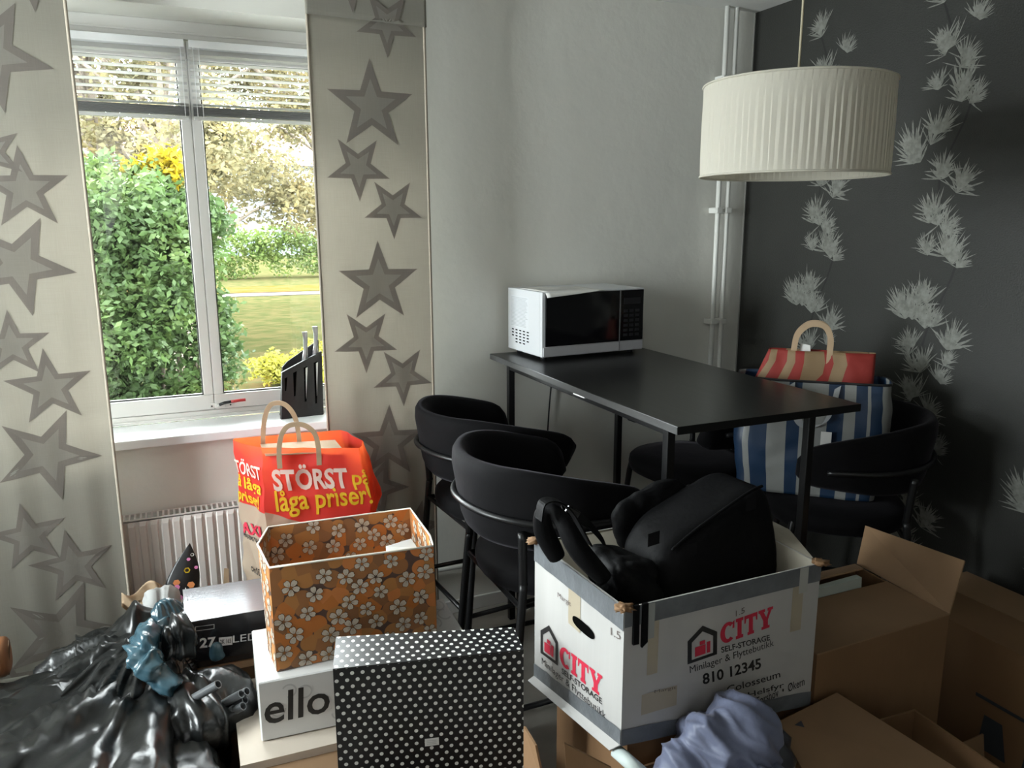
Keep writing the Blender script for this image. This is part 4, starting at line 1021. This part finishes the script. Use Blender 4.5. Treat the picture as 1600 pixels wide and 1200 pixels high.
# gloss black display carton, window glare on its top painted silver
gz = .50; g0, g1, g2, g3 = V(-.022, 2.14, 0), V(.33, 2.125, 0), V(.345, 2.33, 0), V(-.022, 2.355, 0)
lb = thing('display_carton', 'glossy black monitor carton, window glare painted silver on its top, beside the orange floral box', 'box', V(.15, 2.24, .36))
slab('carton_body', [V(p.x, p.y, .36) for p in (g0, g1, g2, g3)], gz-.3615, m_led, lb, bev=.001)
slab('top_panel', [V(p.x, p.y, gz-.0012) for p in (g0, g1, g2, g3)], .0015, m_ledtop, lb)
gu = (g1-g0).normalized(); fG = plane_fn(V(g0.x, g0.y, .36), gu, Z, .0012)
def gG(px, py):
    n = gu.cross(Z); d = (px-800)/FPX*_r2-(py-600)/FPX*_u2+_f; o = V(g0.x, g0.y, .36); q = EYE+d*((o-EYE).dot(n)/d.dot(n))-o; return (q.dot(gu), q.z)
lay('lettering', text_data('27', .03, 1, 1), quadfn(gG, fG, (312, 1013), (337, 1010), (312, 997)), m_wtxt, lb)
lay('lettering', text_data('LED', .0, 1, 1), quadfn(gG, fG, (364, 1004), (402, 999), (364, 993)), m_wtxt, lb)
lay('logo_frame', poly_data([(0, 0), (1, 0), (1, 1), (0, 1)]), quadfn(gG, fG, (342, 1009), (363, 1007), (342, 996)), m_wtxt, lb)
lay('lettering', text_data('2K 165', .02, 1, 1), quadfn(gG, plane_fn(V(g0.x, g0.y, .36), gu, Z, .0018), (344, 1006), (361, 1004), (344, 999)), m_black, lb)
lay('badge_outline', poly_data([(0, 0), (1, 0), (1, .08), (0, .08)], [(0, .92), (1, .92), (1, 1), (0, 1)], [(0, 0), (.03, 0), (.03, 1), (0, 1)], [(.97, 0), (1, 0), (1, 1), (.97, 1)]), quadfn(gG, fG, (305, 986), (335, 982), (305, 979)), m_grey, lb)
hc = carton('back_carton', 'pale brown carton under the glossy black monitor carton', [(-.02, 2.10), (.36, 2.09), (.37, 2.62), (-.02, 2.62)], 0, .357, m_card2)
slab('top_panel', [V(-.02, 2.10, .3535), V(.36, 2.09, .3535), V(.37, 2.62, .3535), V(-.02, 2.62, .3535)], .004, m_card2, hc)

# ------------------------------------------------------------------ red carrier bag
bz0, bz1 = .375, .885
rb = thing('red_paper_bag', 'red and brown paper carrier bag with white and yellow lettering below the window', 'bag', V(.38, 2.45, bz0))
TL, TR = P(405, 700, 2, bz1), P(560, 697, 2, bz1)
bk_l, bk_r = V(.165, 2.555, bz1), V(.53, 2.50, bz1-.005)
rimb = [V(TL.x, TL.y, bz1), V(.512, 2.335, bz1-.012), V(.545, 2.42, bz1-.015), V(.50, 2.53, bz1), V(.165, 2.565, bz1), V(.157, 2.545, bz1)]
botb = [V(.226, 2.392, bz0), V(.50, 2.36, bz0), V(.51, 2.45, bz0), V(.50, 2.53, bz0), V(.165, 2.545, bz0), V(.158, 2.53, bz0)]
midb = [V(.228, 2.385, .70), V(.545, 2.325, .72), V(.60, 2.42, .72), V(.53, 2.53, .72), V(.175, 2.56, .70), V(.168, 2.545, .70)]
LU = [(rimb[i]-rimb[(i+1) % 6]).length for i in range(6)]; TT = sum(LU); CU = [sum(LU[:i])/TT for i in range(7)]
def loop(pts, u):
    u = u % 1.0
    for i in range(6):
        if u <= CU[i+1]+1e-9: return pts[i].lerp(pts[(i+1) % 6], (u-CU[i])/(CU[i+1]-CU[i]))
    return pts[0]
def SB(u, v, off=0.0):
    a, m_, b_ = loop(rimb, u), loop(midb, u), loop(botb, u)
    if v > .62: t = (v-.62)/.38; p = m_.lerp(a, t)
    else: t = v/.62; p = b_.lerp(m_, t)
    p = V(p.x, p.y, bz0+(a.z-bz0)*v)
    c = V(.36, 2.45, p.z); n = (p-c); n.z = 0; n.normalize()
    w = V(u*11 % 11, v*6, 0)
    k = .007*(noise.noise(V(p.x*16, p.y*16, p.z*13)))+.006*(.3-ridge(p, 11, 3)*2)
    low = max(0, .28-v); k += low*.06*(noise.noise(V(p.x*30, p.y*30, p.z*22)))
    return p+n*(k+off)
RC, KC = (.62, .040, .035), (.52, .42, .32)
m_redbag = bpy.data.materials.new('red_brown_paper'); m_redbag.use_nodes = True; t = m_redbag.node_tree; b = t.nodes['Principled BSDF']
uv = nn(t, 'ShaderNodeUVMap'); s_ = nn(t, 'ShaderNodeSeparateXYZ'); t.links.new(uv.outputs[0], s_.inputs[0])
# print boundary: v above line(u) is red
rp_ = nn(t, 'ShaderNodeFloatCurve'); cv = rp_.mapping.curves[0]
for i, (a, c_) in enumerate([(0, .62), (.14, .50), (.33, .44), (.5, .5), (.74, .58), (.78, .60), (1, .61)]):
    if i == 0: cv.points[0].location = (a, c_)
    elif a == 1: cv.points[-1].location = (a, c_)
    else: cv.points.new(a, c_)
for p_ in cv.points: p_.handle_type = 'VECTOR'
rp_.mapping.update(); t.links.new(s_.outputs[0], rp_.inputs['Value'])
gt = nn(t, 'ShaderNodeMath', operation='GREATER_THAN'); t.links.new(s_.outputs[1], gt.inputs[0]); t.links.new(rp_.outputs[0], gt.inputs[1])
mx = nn(t, 'ShaderNodeMix', data_type='RGBA'); mx.inputs[6].default_value = (*KC, 1); mx.inputs[7].default_value = (*RC, 1); t.links.new(gt.outputs[0], mx.inputs[0])
t.links.new(mx.outputs[2], b.inputs['Base Color']); b.inputs['Roughness'].default_value = .5
tr = nn(t, 'ShaderNodeBsdfTranslucent'); mx2 = nn(t, 'ShaderNodeMix', data_type='RGBA'); mx2.inputs[6].default_value = (.45, .3, .18, 1); mx2.inputs[7].default_value = (.95, .16, .04, 1)
t.links.new(gt.outputs[0], mx2.inputs[0]); t.links.new(mx2.outputs[2], tr.inputs[0])
ms = nn(t, 'ShaderNodeMixShader'); ms.inputs[0].default_value = .45; t.links.new(b.outputs[0], ms.inputs[1]); t.links.new(tr.outputs[0], ms.inputs[2]); t.links.new(ms.outputs[0], t.nodes['Material Output'].inputs[0])
sheet('bag_body', lambda u, v: SB(u, v), 200, 110, m_redbag, rb)
def front(x, y, off=.0030): return SB(CU[0]+(CU[1]-CU[0])*x, y, off)
def sidef(x, y, off=.0042): return SB(CU[5]+(1-CU[5])*x, y, off)
def txt_on(s, fn, x0, x1, y0, y1, m, bold=.02, slope=0.0):
    d = text_data(s, bold, 1, 1, .04); lay('lettering', d, lambda x, y: fn(x0+(x1-x0)*x, y0+(y1-y0)*y+slope*(x-.5)), m, rb)
txt_on('STÖRST', front, .10, .82, .74, .90, m_wink, .032); txt_on('på', front, .86, 1.04, .73, .86, m_yel, .016)
txt_on('låga priser!', front, .10, 1.0, .585, .755, m_yel, .016, .02)
for s, x0, x1, y0, y1, mm in (('TÖRST', .02, .96, .80, .90, m_wink), ('å låga', .05, .92, .69, .79, m_yel), ('priser!', .04, .85, .60, .70, m_yel)):
    txt_on(s, sidef, x0, x1, y0, y1, mm, .02)
txt_on('AXI', sidef, .08, .80, .42, .495, m_rink, .03, .03); txt_on('MARKNAD', sidef, .08, .82, .385, .412, m_black, .01); txt_on('online', sidef, .35, 1.0, .18, .23, m_black, .01)
for c_, wd, hh, dx in ((V(.335, 2.37, 0), .115, .072, 0), (V(.305, 2.535, 0), .11, .105, 0)):
    bx = [c_+V(x, -x*.12, bz1+z) for x, z in ((-wd/2, -.06), (-wd/2+.001, .0), (-wd/2+.012, hh*.65), (-wd*.2, hh), (wd*.15, hh*.98), (wd/2-.010, hh*.6), (wd/2, 0), (wd/2, -.06))]
    ribbon('handle', catmull(bx, 6), V(-.12, -1, 0), .0022, .015, m_kraft, rb)
slab('inner_lining', [V(.24, 2.39, .865), V(.47, 2.36, .86), V(.47, 2.50, .86), V(.24, 2.53, .865)], .002, m_kraft, rb)

# ------------------------------------------------------------------ black knife stand on the sill
kn = thing('knife_stand', 'black knife stand with four slots on the window sill', 'knife block', V(.50, 2.86, .859))
kx = [P(x, y, 1, 2.86) for x, y in ((439, 652), (516, 656), (509, 556), (442, 584))]
k0, k1, k2, k3 = V(kx[0].x, 2.86, .8592), V(kx[0].x+.155, 2.875, .8592), V(kx[0].x+.165, 2.90, kx[2].z+.012), V(kx[3].x, 2.885, kx[3].z)
bm = bmesh.new(); prism_bm(bm, [k0, k1, k2, k3], V(-.002, .012, 0), .001); bmobj('front_plate', bm, m_blackp, kn)
bk4 = [V(k0.x+.005, 2.925, .8592), V(k1.x, 2.935, .8592), V(k2.x, 2.955, k2.z+.035), V(k3.x+.03, 2.95, k3.z+.028), V(k3.x+.010, 2.948, k3.z+.008)]
bm = bmesh.new(); prism_bm(bm, bk4, V(0, .008, 0), .001); bmobj('back_plate', bm, m_blackp, kn)
box('base', (k0.x+.004, 2.872, .8592), (k1.x-.002, 2.935, .867), m_blackp, kn)
def pl(a, b_): return k0.lerp(k1, a).lerp(k3.lerp(k2, a), b_)+V(0, -.0012, 0)
for a, w, b0, b1 in ((.10, .035, .58, .85), (.32, .045, .42, .88), (.58, .045, .27, .88), (.83, .045, .20, .88)):
    sl = [pl(a-w, b1), pl(a-w*.6, b0), pl(a+w*.3, b0), pl(a+w, b1)]
    obj('slot', sl+[p+V(0, -.0006, 0) for p in sl], [(0, 1, 2, 3), (4, 5, 6, 7)], m_hole, kn)
def knife(a, b_, px, label):
    c = pl(a, b_); k = thing('kitchen_knife', label, 'knife', c, 'knives in the stand')
    up = (k3-k0).normalized(); 
    sl = [pl(a-.02, .86)+V(0, -.0015, 0), pl(a-.015, .32)+V(0, -.0015, 0), pl(a+.03, .86)+V(0, -.0015, 0)]
    obj('blade', [p for p in sl]+[p+V(0, -.001, 0) for p in sl], [(0, 1, 2), (3, 4, 5), (0, 1, 4, 3), (1, 2, 5, 4), (2, 0, 3, 5)], m_steel, k)
    h0 = pl(a, 1.0)+V(0, .03, 0); pts = [h0+V(.0, .0, -.012), h0+V(.002, 0, .010), h0+V(.004, 0, .03), h0+V(.006, 0, .075), h0+V(.004, 0, .098)]
    vs, fs = [], []
    for i, (p, w) in enumerate(zip(pts, (.011, .009, .0065, .0075, .0095))):
        for x, y in ((-1, -1), (0, -1.5), (1, -1), (1, 1), (-1, 1)): vs.append(p+V(x*w, y*.006, 0))
    for i in range(4):
        for q in range(5): fs.append((i*5+q, i*5+(q+1) % 5, (i+1)*5+(q+1) % 5, (i+1)*5+q))
    fs += [(4, 3, 2, 1, 0), (20, 21, 22, 23, 24)]
    obj('handle', vs, fs, m_steel, k)
knife(.60, .6, 0, 'steel kitchen knife in the third slot of the black knife stand')
knife(.86, .6, 0, 'steel kitchen knife in the last slot, nearest the curtain')

# ------------------------------------------------------------------ black bin bag heap at the left
tg = thing('bin_bag', 'big black plastic bin bag filling the corner below the left curtain', 'bag', V(-.35, 1.95, 0))
NK = V(-.10, 2.20, .50)
def bagfn(C0, rx, ry, rz, seed, amp=.03, lim=0.0, kk=5.0):
    def f(p):
        q = V(sgnpow(p.x, .8), sgnpow(p.y, .8), sgnpow(p.z, .75)); w = C0+V(q.x*rx, q.y*ry, q.z*rz)
        d = w-NK; an = math.atan2(d.y, d.x); dist = d.length
        pull = math.exp(-(dist/.24)**2); w = w+V(0, 0, .045*pull*max(0, p.z))
        pl_ = abs(noise.noise(V(an*kk, dist*1.6+seed, seed*3)))*1.3+.55*abs(noise.noise(V(an*kk*2.7, dist*3, seed)))
        w = w+p*amp*(.55-2.0*pl_)*min(1, .25+dist*2)+p*.012*noise.noise(w*9+V(seed, 0, 0))+p*.006*(1-4*ridge(w, 13, seed))
        w.z = max(w.z, .003); return w
    return f
blob('bag_body', bagfn(V(-.40, 1.86, .20), .47, .52, .225, 1.0, .034), m_bag, tg, sub=6)
blob('bag_shoulder', bagfn(V(-.20, 2.18, .32), .20, .22, .115, 3.0, .03), m_bag, tg, sub=6)
blob('bag_corner', bagfn(V(.010, 1.95, .350), .115, .13, .065, 6.0, .016), m_bag, tg, sub=5)
def crest(u, v):
    px = 118+176*u; top = 992-62*u**1.1+10*math.sin(u*9)-14*math.exp(-((u-.52)/.06)**2); low = 1030-22*u
    t = math.sin(math.pi*v)**.8; p = P(px, low+(top-low)*t, 1, 2.18+.26*v)
    return p+V(0, -.5, .5)*(.030*(.25-ridge(p, 11, 4.0))+.016*(.25-ridge(p, 26, 7.0)))
sheet('bag_crest', crest, 60, 40, m_bag, tg, thick=.001)
# knotted teal bag on top
tl = thing('teal_plastic_bag', 'crumpled teal plastic bag knotted on top of the black bin bag', 'bag', V(-.08, 2.0, .45))
tv, tf = tube_data(catmull([P(262, 982, 1, 2.12), P(236, 988, 1, 2.10), P(224, 1012, 1, 2.05), P(232, 1040, 1, 2.0), P(256, 1060, 1, 1.97), P(282, 1070, 1, 1.95)], 14), lambda t: .012+.024*math.sin(math.pi*min(1, t*.85+.12)), 28)
def crease(p, amp, sc, sd): return (ridge(p, sc, sd)-.2)*amp+noise.noise(p*sc*2.3)*amp*.4
tcen = sum(tv, V(0, 0, 0))/len(tv)
obj('twist', [p+(p-tcen).normalized()*-crease(p, .045, 20, 3.0) for p in tv], tf, m_bluebag, tl, True)
blob('bunch', bagfn(P(262, 968, 1, 2.16), .040, .03, .024, 11.0, .012), m_bluebag, tl, sub=5)
blob('knot', bagfn(P(280, 1004, 1, 2.04), .046, .04, .044, 14.0, .03), m_bag, tl, sub=5)
blob('tail', bagfn(P(343, 1022, 1, 2.10), .018, .012, .010, 16.0, .014), m_bluebag, tl, sub=4)
# grey tubes
tt = 'grey plastic tube in the bundle poking out of the black bin bag'
for k, (x, y, ln2, lab) in enumerate(((341, 1069, 1, 'grey tube highest in the bundle beside the bin bag'), (377, 1084, 1, 'grey tube second highest in the bundle beside the bin bag'), (383, 1093, .6, 'grey tube farthest right of the bundle, middle height'), (380, 1103, .7, 'grey tube lowest on the right of the bundle'), (366, 1108, 1, 'grey tube lowest on the left of the bundle'), (386, 1080, .5, 'grey tube mostly hidden, peeking out top right of the bundle'))):
    e = P(x, y, 1, 1.86+.012*(k % 3)); d = V(-.66, .50, -.56).normalized(); s = e+d*.15*ln2
    r0 = .0105; t_ = thing('grey_tube', lab or 'thin grey tube in the middle of the bundle at the bin bag', 'tube', e, 'bundle of grey tubes')
    v1, f1_ = tube_data([s, e], r0, 16, cap=False); v2, f2_ = tube_data([s+(e-s)*.1, e], r0*.78, 16, cap=False)
    n = len(v1); vs, fs = merge([(v1, f1_), (v2, f2_)])
    for q in range(16): fs.append((16+q, 16+(q+1) % 16, n+16+(q+1) % 16, n+16+q))
    fs.append(tuple(range(16))); obj('tube_wall', vs, fs, m_tubeg, t_, False)
    obj('bore', v2[:16]+[p+(e-s)*.75 for p in v2[:16]], [tuple(range(16, 32))], m_hole, t_)

# things behind the bin bag
pb_ = thing('crumpled_paper_bag', 'crumpled brown paper bag behind the bin bag against the radiator', 'bag', V(-.12, 2.52, .38))
sheet('bag_side', lambda u, v: P(190+65*u, 948-22*v+8*math.sin(u*7)-16*u*v, 1, 2.56+.02*math.sin(u*9+v*4)), 14, 8, m_kraft, pb_, thick=.001)
sheet('bag_side', lambda u, v: P(205+60*u, 955-34*v*(.4+u*.6), 1, 2.50+.02*noise.noise(V(u*4, v*4, 1))), 14, 8, m_kraft, pb_, thick=.001)
tag(blob('white_cloth_bundle', bagfn(P(250, 942, 1, 2.44), .055, .04, .035, 20.0, .012), m_cloth, loc=P(250, 942, 1, 2.44), sub=5), 'small white cloth bundle between the bin bag and the patterned cone', 'cloth')
pc = thing('patterned_cone', 'black pointed cone of fabric with colourful shapes in front of the radiator', 'cone', P(285, 905, 1, 2.56))
tip = P(297, 850, 1, 2.58); b0_, b1_ = P(252, 935, 1, 2.55), P(308, 930, 1, 2.55)
def cone(u, v, off=0.0):
    l = b0_.lerp(tip, v)+V(-.012*math.sin(math.pi*v), 0, .004); r = b1_.lerp(tip, v)+V(.016*math.sin(math.pi*v), 0, 0)
    p = l.lerp(r, u); return p+V(0, -.02*math.sin(math.pi*u)*(1-v)-off, 0)
sheet('fabric', cone, 12, 16, m_blackp, pc, thick=.003)
for (u, v, r, mm, k) in ((.55, .52, .010, m_yel, 1), (.30, .30, .011, m_orange, 0), (.35, .22, .009, m_pink, 0), (.75, .24, .012, m_orange, 0), (.8, .80, .006, m_wtxt, 1), (.15, .14, .008, m_orange, 0), (.55, .72, .006, m_pink, 0), (.5, .03, .010, m_pink, 0), (.9, .55, .006, m_pink, 0)):
    c_ = cone(u, v, .004); n = 6; vs = [c_+V(r*math.cos(6.283*i/n), -.001, r*math.sin(6.283*i/n)) for i in range(n)]
    if k: vs2 = [c_+(p-c_)*.62 for p in vs]; obj('printed_shape', vs+vs2, [(i, (i+1) % n, n+(i+1) % n, n+i) for i in range(n)], mm, pc)
    else: obj('printed_shape', vs, [tuple(range(n))], mm, pc)
tag(slab('kraft_strip', [V(P(345, 912, 1, 2.50).x, 2.50, .3585), V(P(357, 912, 1, 2.50).x, 2.50, .3585), P(357, 888, 1, 2.51), P(350, 888, 1, 2.51)], .004, m_kraft, loc=P(350, 900, 1, 2.5)), 'short strip of brown paper sticking up behind the glossy black carton', 'paper')
tag(sheet('wrapping_sheet', lambda u, v: P(286+16*u*(1-v)+4*v, 968-50*v, 1, 2.38-.02*u), 4, 6, m_paper, loc=P(290, 930, 1, 2.38), thick=.001), 'white and pink paper scrap standing beside the glossy black carton', 'paper')
wb = thing('wooden_block_bag', 'brown leather pouch at the edge beside the left curtain', 'pouch', P(4, 1030, 1, 2.30))
blob('pouch_body', lambda p: P(0, 1027, 1, 2.32)+V(sgnpow(p.x, .6)*.026, p.y*.05, sgnpow(p.z, .6)*.052), mat('brown_leather', (.28, .12, .05), .4), wb, sub=4)
tube('pouch_seam', [P(14, 1000+54*i/6, 1, 2.30) for i in range(7)], .002, m_outl, wb, 6)

# ------------------------------------------------------------------ outside: lawn, path, hedge, shrub, trees, house
GZ = -.75
m_grass = mat('autumn_lawn', (.034, .029, .013), 1, vscale=3.5, col2=(.018, .021, .008), spec=0, bump=.6, bscale=4)
struct(box('ground', (-60, 3.3, GZ-.2), (60, 120, GZ), m_grass, bev=0))
m_path = mat('gravel_path', (.060, .056, .050), 1, var=.2, vscale=1, spec=0)
struct(slab('path', [V(-30, 29.0, GZ+.01), V(40, 23.5, GZ+.01), V(40, 24.6, GZ+.01), V(-30, 30.2, GZ+.01)], .01, m_path))
struct(slab('path', [V(-30, 30.3, GZ+.02), V(40, 24.7, GZ+.02), V(40, 27.5, GZ+.02), V(-30, 33.0, GZ+.02)], .01, mat('leaf_litter', (.045, .028, .012), 1, spec=0, vscale=1.5, col2=(.025, .023, .005))))
def foliage_mat(name, cols, tr=.45):
    m = bpy.data.materials.new(name); m.use_nodes = True; t = m.node_tree; b = t.nodes['Principled BSDF']
    g = nn(t, 'ShaderNodeTexCoord'); n = nn(t, 'ShaderNodeTexNoise'); n.inputs['Scale'].default_value = 1.3; n.inputs['Detail'].default_value = 6; n.inputs['Roughness'].default_value = .75
    t.links.new(g.outputs['Object'], n.inputs[0]); r = nn(t, 'ShaderNodeValToRGB'); e = r.color_ramp.elements
    e[0].position = .3; e[0].color = (*cols[0], 1); e[1].position = .72; e[1].color = (*cols[-1], 1)
    for i, c in enumerate(cols[1:-1]): q = e.new(.3+.42*(i+1)/(len(cols)-1)); q.color = (*c, 1)
    t.links.new(n.outputs['Fac'], r.inputs[0]); t.links.new(r.outputs[0], b.inputs['Base Color']); b.inputs['Roughness'].default_value = .55; b.inputs['Specular IOR Level'].default_value = .15
    tr_ = nn(t, 'ShaderNodeBsdfTranslucent'); t.links.new(r.outputs[0], tr_.inputs[0]); ms = nn(t, 'ShaderNodeMixShader'); ms.inputs[0].default_value = tr
    t.links.new(b.outputs[0], ms.inputs[1]); t.links.new(tr_.outputs[0], ms.inputs[2]); t.links.new(ms.outputs[0], t.nodes['Material Output'].inputs[0]); return m
m_fshrub = foliage_mat('shrub_leaves', [(.015, .028, .011), (.026, .045, .013), (.055, .074, .015)])
m_fyel = foliage_mat('yellow_leaves', [(.16, .14, .008), (.17, .12, .006), (.10, .11, .01)], .5)
m_fbirch = foliage_mat('autumn_tree_leaves', [(.06, .06, .034), (.095, .082, .04), (.14, .095, .03)], .5)
m_fhedge = foliage_mat('hedge_leaves', [(.03, .05, .015), (.055, .08, .018), (.085, .10, .025)])
m_fgold = foliage_mat('golden_shrub_leaves', [(.07, .07, .015), (.13, .12, .014), (.10, .10, .015)])
m_bark = mat('bark', (.10, .08, .06), .95, var=.4, vscale=6, bump=.6, bscale=12)
def leaves(name, clumps, n, size, m, parent, seed, shell=.6, up=.3):
    """leaf quads scattered through ellipsoid clumps: (centre, radii)"""
    rg = np.random.default_rng(seed); vol = np.array([r[0]*r[1]*r[2] for _, r in clumps])**.75; cnt = (n*vol/vol.sum()).astype(int)
    C_, R_ = [], []
    for (c, r), k in zip(clumps, cnt):
        d = rg.normal(size=(k, 3)); d /= np.linalg.norm(d, axis=1)[:, None]; rad = (shell+(1-shell)*rg.random(k))[:, None]
        rad *= (1+.18*np.sin(d[:, :1]*7+c[0])+.14*np.sin(d[:, 2:]*9+c[1])); C_.append(np.array(c)+d*rad*np.array(r))
    c = np.concatenate(C_); k = len(c); a = rg.normal(size=(k, 3)); a[:, 2] *= .7; a /= np.linalg.norm(a, axis=1)[:, None]
    b_ = np.cross(a, rg.normal(size=(k, 3))); b_ /= np.linalg.norm(b_, axis=1)[:, None]; s = size*(.6+.8*rg.random(k))[:, None]
    v = np.stack([c-a*s, c+b_*s*.5, c+a*s, c-b_*s*.5], 1).reshape(-1, 3); L = np.array(origin(parent)); v = v-L
    me = bpy.data.meshes.new(name); me.vertices.add(len(v)); me.vertices.foreach_set('co', v.ravel())
    me.loops.add(4*k); me.loops.foreach_set('vertex_index', np.arange(4*k)); me.polygons.add(k); me.polygons.foreach_set('loop_start', np.arange(0, 4*k, 4)); me.polygons.foreach_set('loop_total', np.full(k, 4))
    me.update(); me.materials.append(m); o = bpy.data.objects.new(name, me); COL.objects.link(o); o.parent = parent; o['kind'] = 'stuff'; return o
# shrub close to the window
sh_ = thing('green_shrub', 'dense green shrub growing just outside the left pane', 'shrub', V(-.25, 6.6, GZ))
rnd = random.Random(9)
cl = []
for k in range(46):
    px, py = rnd.uniform(112, 318), rnd.uniform(330, 640)
    if py < 390 and px > 300: continue
    c = P(px, py, 1, rnd.uniform(6.3, 7.3)); cl.append(((c.x, c.y, c.z), (.30, .32, .28)))
for px, py in ((200, 305), (245, 335), (225, 290), (180, 330), (330, 480), (340, 520), (350, 560), (335, 600), (300, 400), (290, 370), (160, 280), (130, 300)):
    c = P(px, py, 1, 6.8); cl.append(((c.x, c.y, c.z), (.20, .22, .20)))
leaves('foliage', cl, 52000, .030, m_fshrub, sh_, 1, .5)
c0 = [((P(x, y, 1, 6.9).x, 6.9, P(x, y, 1, 6.9).z), (.16, .15, .13)) for x, y in ((235, 262), (262, 275), (230, 285), (215, 268), (272, 290), (262, 250))]
leaves('yellow_foliage', c0, 1100, .038, m_fyel, sh_, 2, .2)
for k in range(5): tube('branch', catmull([V(-.25+.1*k, 6.8, GZ), V(-.3+.12*k, 6.8, .3), V(-.4+.18*k, 6.8+.1*k, 1.2)], 5), lambda t: .03*(1-.7*t), m_bark, sh_, 8)
# trees
def tree(x, y, h, r, n, label, seed, m, trunk=.16, low=2.0, sz=.07, lean=0.0, ncl=34):
    t = thing('autumn_tree', label, 'tree', V(x, y, GZ), 'autumn trees across the lawn'); rd = random.Random(seed)
    top = V(x+lean, y, GZ+h*.85); base = V(x, y, GZ)
    tube('trunk', catmull([base, base.lerp(top, .35)+V(.1, 0, 0), base.lerp(top, .7)-V(.1, 0, 0), top], 6), lambda q: trunk*(1-.8*q), m_bark, t, 12)
    cl, br = [], []
    for k in range(ncl):
        a = rd.random()*6.283; zz = rd.uniform(low, h); rr = r*math.sqrt(max(.05, 1-((zz-h*.6)/(h*.5))**2))*rd.uniform(.3, 1)
        c = V(x+lean*zz/h+rr*math.cos(a), y+rr*math.sin(a), GZ+zz); s = rd.uniform(.45, .95); cl.append(((c.x, c.y, c.z), (s, s, s*.7)))
        st_ = base.lerp(top, min(.95, max(.1, (zz-1.2)/h))); mid = st_.lerp(c, .5)+V(0, 0, .25)
        br.append(tube_data(catmull([st_, mid, c], 4), lambda q: .045*(1-.8*q)+.006, 6))
    v, f = merge(br); o = obj('branches', v, f, m_bark, t, True)
    leaves('foliage', cl, n, sz, m, t, seed, .15); return t
tree(P(268, 330, 1, 13.5).x, 13.5, 8.2, 2.7, 42000, 'autumn tree with a thick trunk behind the green shrub', 21, m_fbirch, .17, 2.2, .045)
tree(P(150, 200, 1, 16.0).x, 16.0, 9.5, 3.2, 40000, 'autumn tree reaching highest above the green shrub, near the left curtain', 25, m_fbirch, .15, 2.6, .05)
tree(P(560, 330, 1, 15.0).x, 15.0, 8.5, 3.4, 42000, 'autumn tree seen through the right pane, branches over the house', 22, m_fbirch, .16, 2.2, .045, -.9)
tree(-3.2, 19.0, 9.5, 3.4, 30000, 'autumn tree behind the top of the green shrub', 23, m_fbirch, .2, 2.0, .06)
tree(5.0, 23.0, 10.5, 4.2, 30000, 'autumn tree farthest back, between the lawn and the blue house', 24, m_fbirch, .2, 2.6, .07)
# hedge beyond the path
hg = thing('hedge_row', 'long green hedge beyond the gravel path', 'hedge', V(3, 36, GZ))
cl = []; rnd = random.Random(12)
for k in range(90):
    x = -12+k*.30; y = 35.5-.07*x+rnd.uniform(-.6, .6); z = rnd.uniform(.4, 1.9); cl.append(((x, y, GZ+z), (.8, .6, .65)))
leaves('foliage', cl, 36000, .085, m_fhedge, hg, 4, .5)
lh = thing('golden_shrub', 'golden yellow low shrub at the edge of the lawn, below the right pane', 'shrub', V(2.0, 12.5, GZ))
cl = [((1.35+.22*k+rnd.uniform(-.1, .1), 12.0+rnd.uniform(-.8, .9), GZ+rnd.uniform(.05, .42)), (.34, .34, .22)) for k in range(16)]
leaves('foliage', cl, 16000, .035, m_fgold, lh, 5, .3)
# house
hs = thing('pale_blue_house', 'pale blue house with red tiled roof far behind the trees', 'house', V(6, 62, GZ))
m_hw = mat('pale_blue_wall', (.085, .105, .13), .8); m_rf = mat('red_tile_roof', (.10, .045, .032), .8, var=.25, vscale=.8, bump=.4, bscale=3)
box('wall', (-6, 60, GZ), (24, 70, GZ+6.4), m_hw, hs, 0)
obj('roof', [V(-6.6, 59.4, GZ+6.3), V(24.6, 59.4, GZ+6.3), V(24.6, 65, GZ+9.4), V(-6.6, 65, GZ+9.4), V(-6.6, 70.6, GZ+6.3), V(24.6, 70.6, GZ+6.3)], [(0, 1, 2, 3), (3, 2, 5, 4), (0, 3, 4), (1, 5, 2), (0, 4, 5, 1)], m_rf, hs)
m_wf = mat('house_window_frame', (.2, .2, .21), .5); m_wp = mat('house_pane', (.10, .12, .15), .15)
for x in (-4, -.8, 2.4, 5.6, 8.8, 12.0, 15.2, 18.4):
    for z in (1.1, 4.0):
        w = box('window', (x, 59.9, GZ+z), (x+1.5, 60.02, GZ+z+1.5), m_wf, hs, 0)
        box('pane', (x+.15, 59.86, GZ+z+.15), (x+.7, 59.92, GZ+z+1.35), m_wp, w, 0); box('pane', (x+.8, 59.86, GZ+z+.15), (x+1.35, 59.92, GZ+z+1.35), m_wp, w, 0)
box('band_course', (-6.05, 59.93, GZ+3.2), (24.05, 60.0, GZ+3.45), m_wf, hs, 0)
for x in (3, 13): box('chimney', (x, 64, GZ+8.5), (x+.8, 64.8, GZ+10.3), m_rf, hs, 0)
